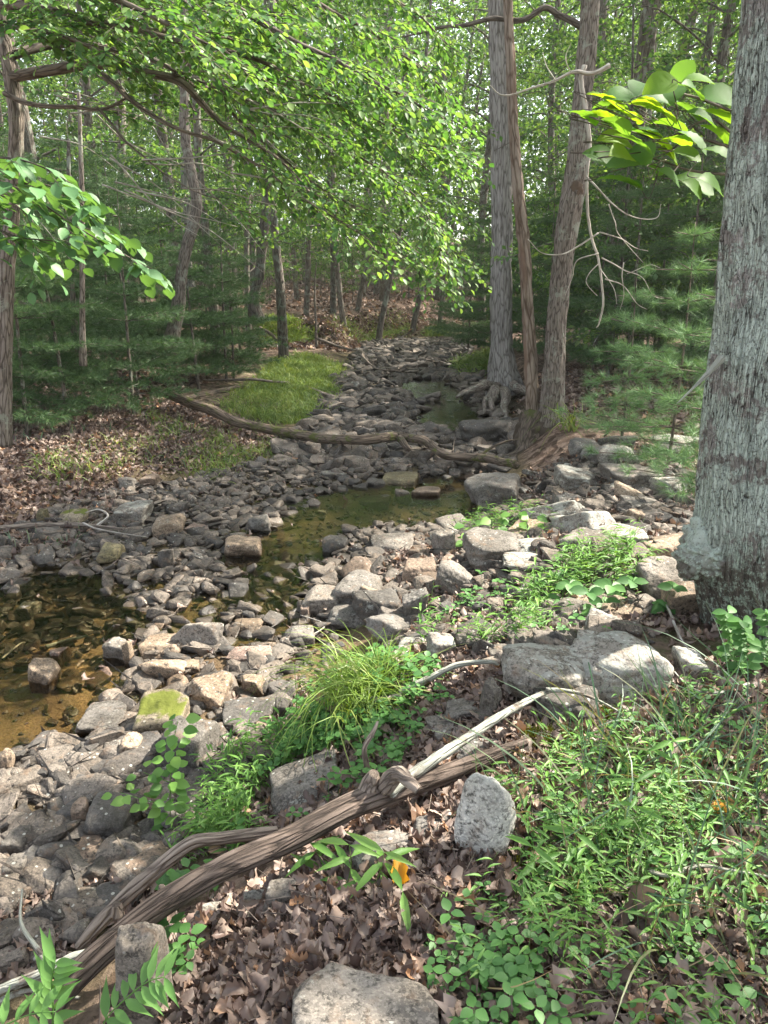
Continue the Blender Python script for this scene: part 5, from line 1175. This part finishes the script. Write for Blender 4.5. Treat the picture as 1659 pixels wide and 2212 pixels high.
# single plants that stand out
def clump(px, py, n, L, wd, label, mat='grass', name='sedge_clump', cat='grass clump', spread=.07, bend=1.3):
    g_ = at(px, py); b = MB(); r = np.random.default_rng(int(px))
    for k in range(5):
        V, Fq = blade_template(r, L*(.7+.12*k), wd, bend*(.7+.2*k)); c = n//5; a = r.uniform(0, 6.28, c); f = np.stack([np.cos(a), np.sin(a), 0*a], 1)
        up_ = np.array([-.15, 0, 1.0])+unit(c, r)*.55; R = frames(f, up_); p = np.stack([r.normal(size=c)*spread, r.normal(size=c)*spread, 0*a], 1); tile(b, V, Fq, R, r.uniform(.6, 1.15, c), p)
    o_ = b.build(name, M[mat]); o_.location = tuple(g_); tag(o_, label, cat); return o_
clump(790, 1520, 480, .44, .0022, 'round clump of fine arching sedge leaves beside the shallows', 'sedge', spread=.08, bend=1.6)
clump(1235, 930, 40, .5, .006, 'tuft of ferny blades beside the twin trees', spread=.05)
clump(1410, 990, 60, .2, .004, 'small bright needle-like tuft on the rubble by the big trunk', 'pine_light', spread=.02)
def leafy(name, pts, leaf, size, gap, label, mat, cat='seedling', stem_r=.002, perleaf=2, drop=.3, tilt=.3, seed=0, side=None, branches=(), t0=.25):
    o = np.array(pts[0]); e = empty(name, o, label=label, cat=cat); b = MB(); lv = MB(); r = np.random.default_rng(seed)
    for (pp, f0) in [(pts, t0)]+[(q, .1) for q in branches]:
        pa, _ = tube(b, rel(pp, o), [stem_r, stem_r*.6], 5, n=30); seg_ = np.linalg.norm(np.diff(pa, axis=0), axis=1).sum(); m = max(2, int(seg_/gap)); ii = (np.linspace(f0, 1, m)*29).astype(int)
        tan = np.gradient(pa, axis=0); B, D = [], []
        for q, i_ in enumerate(ii):
            tg = tan[i_]/np.linalg.norm(tan[i_])
            for s in range(perleaf):
                a = q*1.9+s*6.283/perleaf+r.uniform(-.4, .4)
                if side is None: d = np.array([math.cos(a), math.sin(a), -drop+r.uniform(0, .4)])
                else: lt = np.cross(tg, side); d = tg*.55+lt*(1 if s % 2 else -1)+r.normal(size=3)*.1
                B.append(pa[i_] + (d/np.linalg.norm(d)*size*.55 if leaf is LEAF_OVATE else 0)); D.append(d)
        c = len(B); nn = (np.array([0, -.6, .9]) if side is None else np.array(side))+unit(c, r)*tilt
        tile(lv, leaf[0], leaf[1], frames(np.array(D), nn), size*r.uniform(.75, 1.15, c), np.array(B))
    b.build('stem', M['twig'] if stem_r > .004 else M[mat], e); lv.build('leaves', M[mat], e); return e
h_ = lambda px, py, Y_: P(px, py, Y_)
Ys = at(368, 1790)[1]
leafy('trefoil_seedling', [h_(368, 1790, Ys), h_(368, 1700, Ys), h_(372, 1620, Ys), h_(385, 1555, Ys)], LEAF_OVATE, .052, .040, 'slender upright seedling with rounded bright green leaflets over the left stone heap', 'stilt', perleaf=3, seed=3, t0=.1,
      branches=[[h_(368, 1740, Ys), h_(320, 1730, Ys-.05), h_(260, 1712, Ys-.08)], [h_(368, 1690, Ys), h_(340, 1680, Ys), h_(310, 1668, Ys)], [h_(368, 1745, Ys), h_(385, 1755, Ys)]])
Ys = at(1030, 1185)[1]
for k, (x_, t_) in enumerate([(1050, 1120), (1100, 1105), (1140, 1110), (1010, 1130)]):
    leafy('leafy_seedling', [h_(x_, 1180, Ys), h_(x_+5, 1150, Ys), h_(x_+20-k*6, t_, Ys)], LEAF_OVATE, .085, .05, ['small ash-like seedling above the square boulder', 'tallest seedling behind the square boulder', 'right-hand seedling behind the square boulder', 'seedling hanging over the green pool'][k], 'stilt', perleaf=3, seed=k)
# big compound leaves at the bottom left
S_ = np.array([0, -.55, .85])
def fern_leaf(name, pts, size, gap, label, Y_, seed): return leafy(name, px_path(pts, Y_), LEAF_SPEAR, size, gap, label, 'fresh', 'seedling', .0022, 2, .2, .12, seed, S_)
LEAF_SPEAR = leaf_shape([.0, .09, .135, .12, .075, .03, .0], .2, .25)
fern_leaf('ash_seedling', [(215, 2250), (230, 2200), (280, 2150), (320, 2120), (355, 2110)], .085, .034, 'compound leaf with spear-shaped leaflets over the bottom left stones, right one', 1.32, 1)
fern_leaf('ash_seedling', [(110, 2260), (115, 2180), (112, 2120), (120, 2080)], .085, .034, 'upright compound leaf with spear-shaped leaflets at the bottom left corner', 1.36, 2)
fern_leaf('ash_seedling', [(-30, 2240), (20, 2210), (70, 2190), (120, 2185)], .08, .034, 'low compound leaf cut by the bottom left corner', 1.30, 3)
# broad-bladed grass by the log
for k, (x_, y_) in enumerate([(745, 1935), (700, 1900), (860, 1985), (800, 1930)]):
    g_ = at(x_, y_); tp = P(x_+[10, -30, 10, 30][k], y_-[110, 80, 60, 90][k], g_[1]+.02)
    leafy('broad_grass', [g_, g_*.5+tp*.5+[.01, 0, .01], tp], LEAF_LANCE, .115, .032, ['tallest broad-bladed grass plant in front of the log', 'left broad-bladed grass plant by the log', 'short broad-bladed grass by the orange leaf', 'broad-bladed grass plant between log and wedge rock'][k], 'stilt', 'grass plant', .0016, 2, .1, .3, k)
for k, (x_, y_, t_) in enumerate([(1360, 1870, 1690), (1240, 1760, 1650), (1440, 1760, 1600), (1140, 1960, 1830), (1230, 1930, 1800), (1540, 1790, 1650)]):
    g_ = at(x_, y_); tp = P(x_+12, t_, g_[1]+.03)
    leafy('broad_grass', [g_, g_*.5+tp*.5+[.01, 0, .01], tp], LEAF_LANCE, .085, .04, ['grass plant with white-streaked leaves in the right grass', 'leafy grass stem below the moss at the log tip', 'tall leafy grass stem in the right grass near the boulders', 'leafy grass stem right of the white lichen rock', 'leafy grass stem further right of the white lichen rock', 'leafy grass stem near the right edge'][k], 'stilt', 'grass plant', .0013, 2, .1, .3, k+9)
# dark green five-leaflet vine by the boulders
for k, (x_, y_) in enumerate([(1210, 1320), (1300, 1325), (1345, 1315), (1430, 1330), (1250, 1340)]):
    g_ = at(x_, y_); leafy('creeper_vine', [g_, g_+[.01, 0, .10], g_+[.03, -.02, .16]], LEAF_NEAR, .085, .09, 'dark green five-fingered creeper leaf among the rocks left of the big trunk', 'clover', 'creeper', .0012, 5, .1, .2, k)['group'] = 'creeper leaves'
for k, (x_, y_) in enumerate([(1590, 1440), (1640, 1420), (1560, 1420)]):
    g_ = at(x_, y_+40); g_[1] = min(g_[1], 2.75); g_[2] = float(H(g_[0], g_[1])); leafy('shrub_seedling', [g_, g_+[.02, 0, .16], g_+[.0, .03, .27]], LEAF_NEAR, .06, .03, ['leafy green seedling at the foot of the big trunk, middle one', 'leafy seedling at the foot of the big trunk near the right edge', 'leafy seedling at the foot of the big trunk, left one'][k], 'clover', 'seedling', .0015, 3, .1, .4, k+40)
# coloured dead leaves
def dead_leaf(px, py, s, label, mat='orange_leaf', k=1):
    g_ = at(px, py); V, Fq = LITTER[k]; b = MB(); tile(b, V, Fq, frames(np.array([[.3, .4, .75]]), np.array([[0, -1.0, .6]])), np.array([s]), np.zeros((1, 3))); o_ = b.build('fallen_leaf', M[mat]); o_.location = (g_[0], g_[1], g_[2]+.02); tag(o_, label, 'leaf')
dead_leaf(850, 1945, .085, 'bright orange fallen leaf below the wedge rock'); dead_leaf(1322, 1050, .09, 'orange fallen leaf on the rubble slope', k=2); dead_leaf(1545, 1790, .07, 'yellow fallen leaf in the right grass', k=3)
dead_leaf(870, 1300, .06, 'small yellow fallen leaf beside the dark boulder', k=4); dead_leaf(1348, 2010, .11, 'large tan fallen leaf standing upright in the right grass', 'litter', 5)

# ------------------------------------------------------------------ the damp air of the wood
def haze(density):
    m, t, out = nodes('haze'); pv = N(t, 'VolumePrincipled'); pv.inputs['Color'].default_value = (.93, .96, .93, 1); pv.inputs['Density'].default_value = density; pv.inputs['Anisotropy'].default_value = .35
    t.links.new(pv.outputs[0], out.inputs['Volume'])
    bm = bmesh.new(); bmesh.ops.create_cube(bm, size=1); me = bpy.data.meshes.new('haze'); bm.to_mesh(me); bm.free(); me.materials.append(m)
    o_ = bpy.data.objects.new('haze', me); COL.objects.link(o_); z0, z1 = float(ground.data.vertices and min(Z.min(), WATER))-1, 47
    o_.scale = (420, 560, z1-z0); o_.location = (0, 150, (z0+z1)/2); o_['kind'] = 'stuff'
haze(.0009)
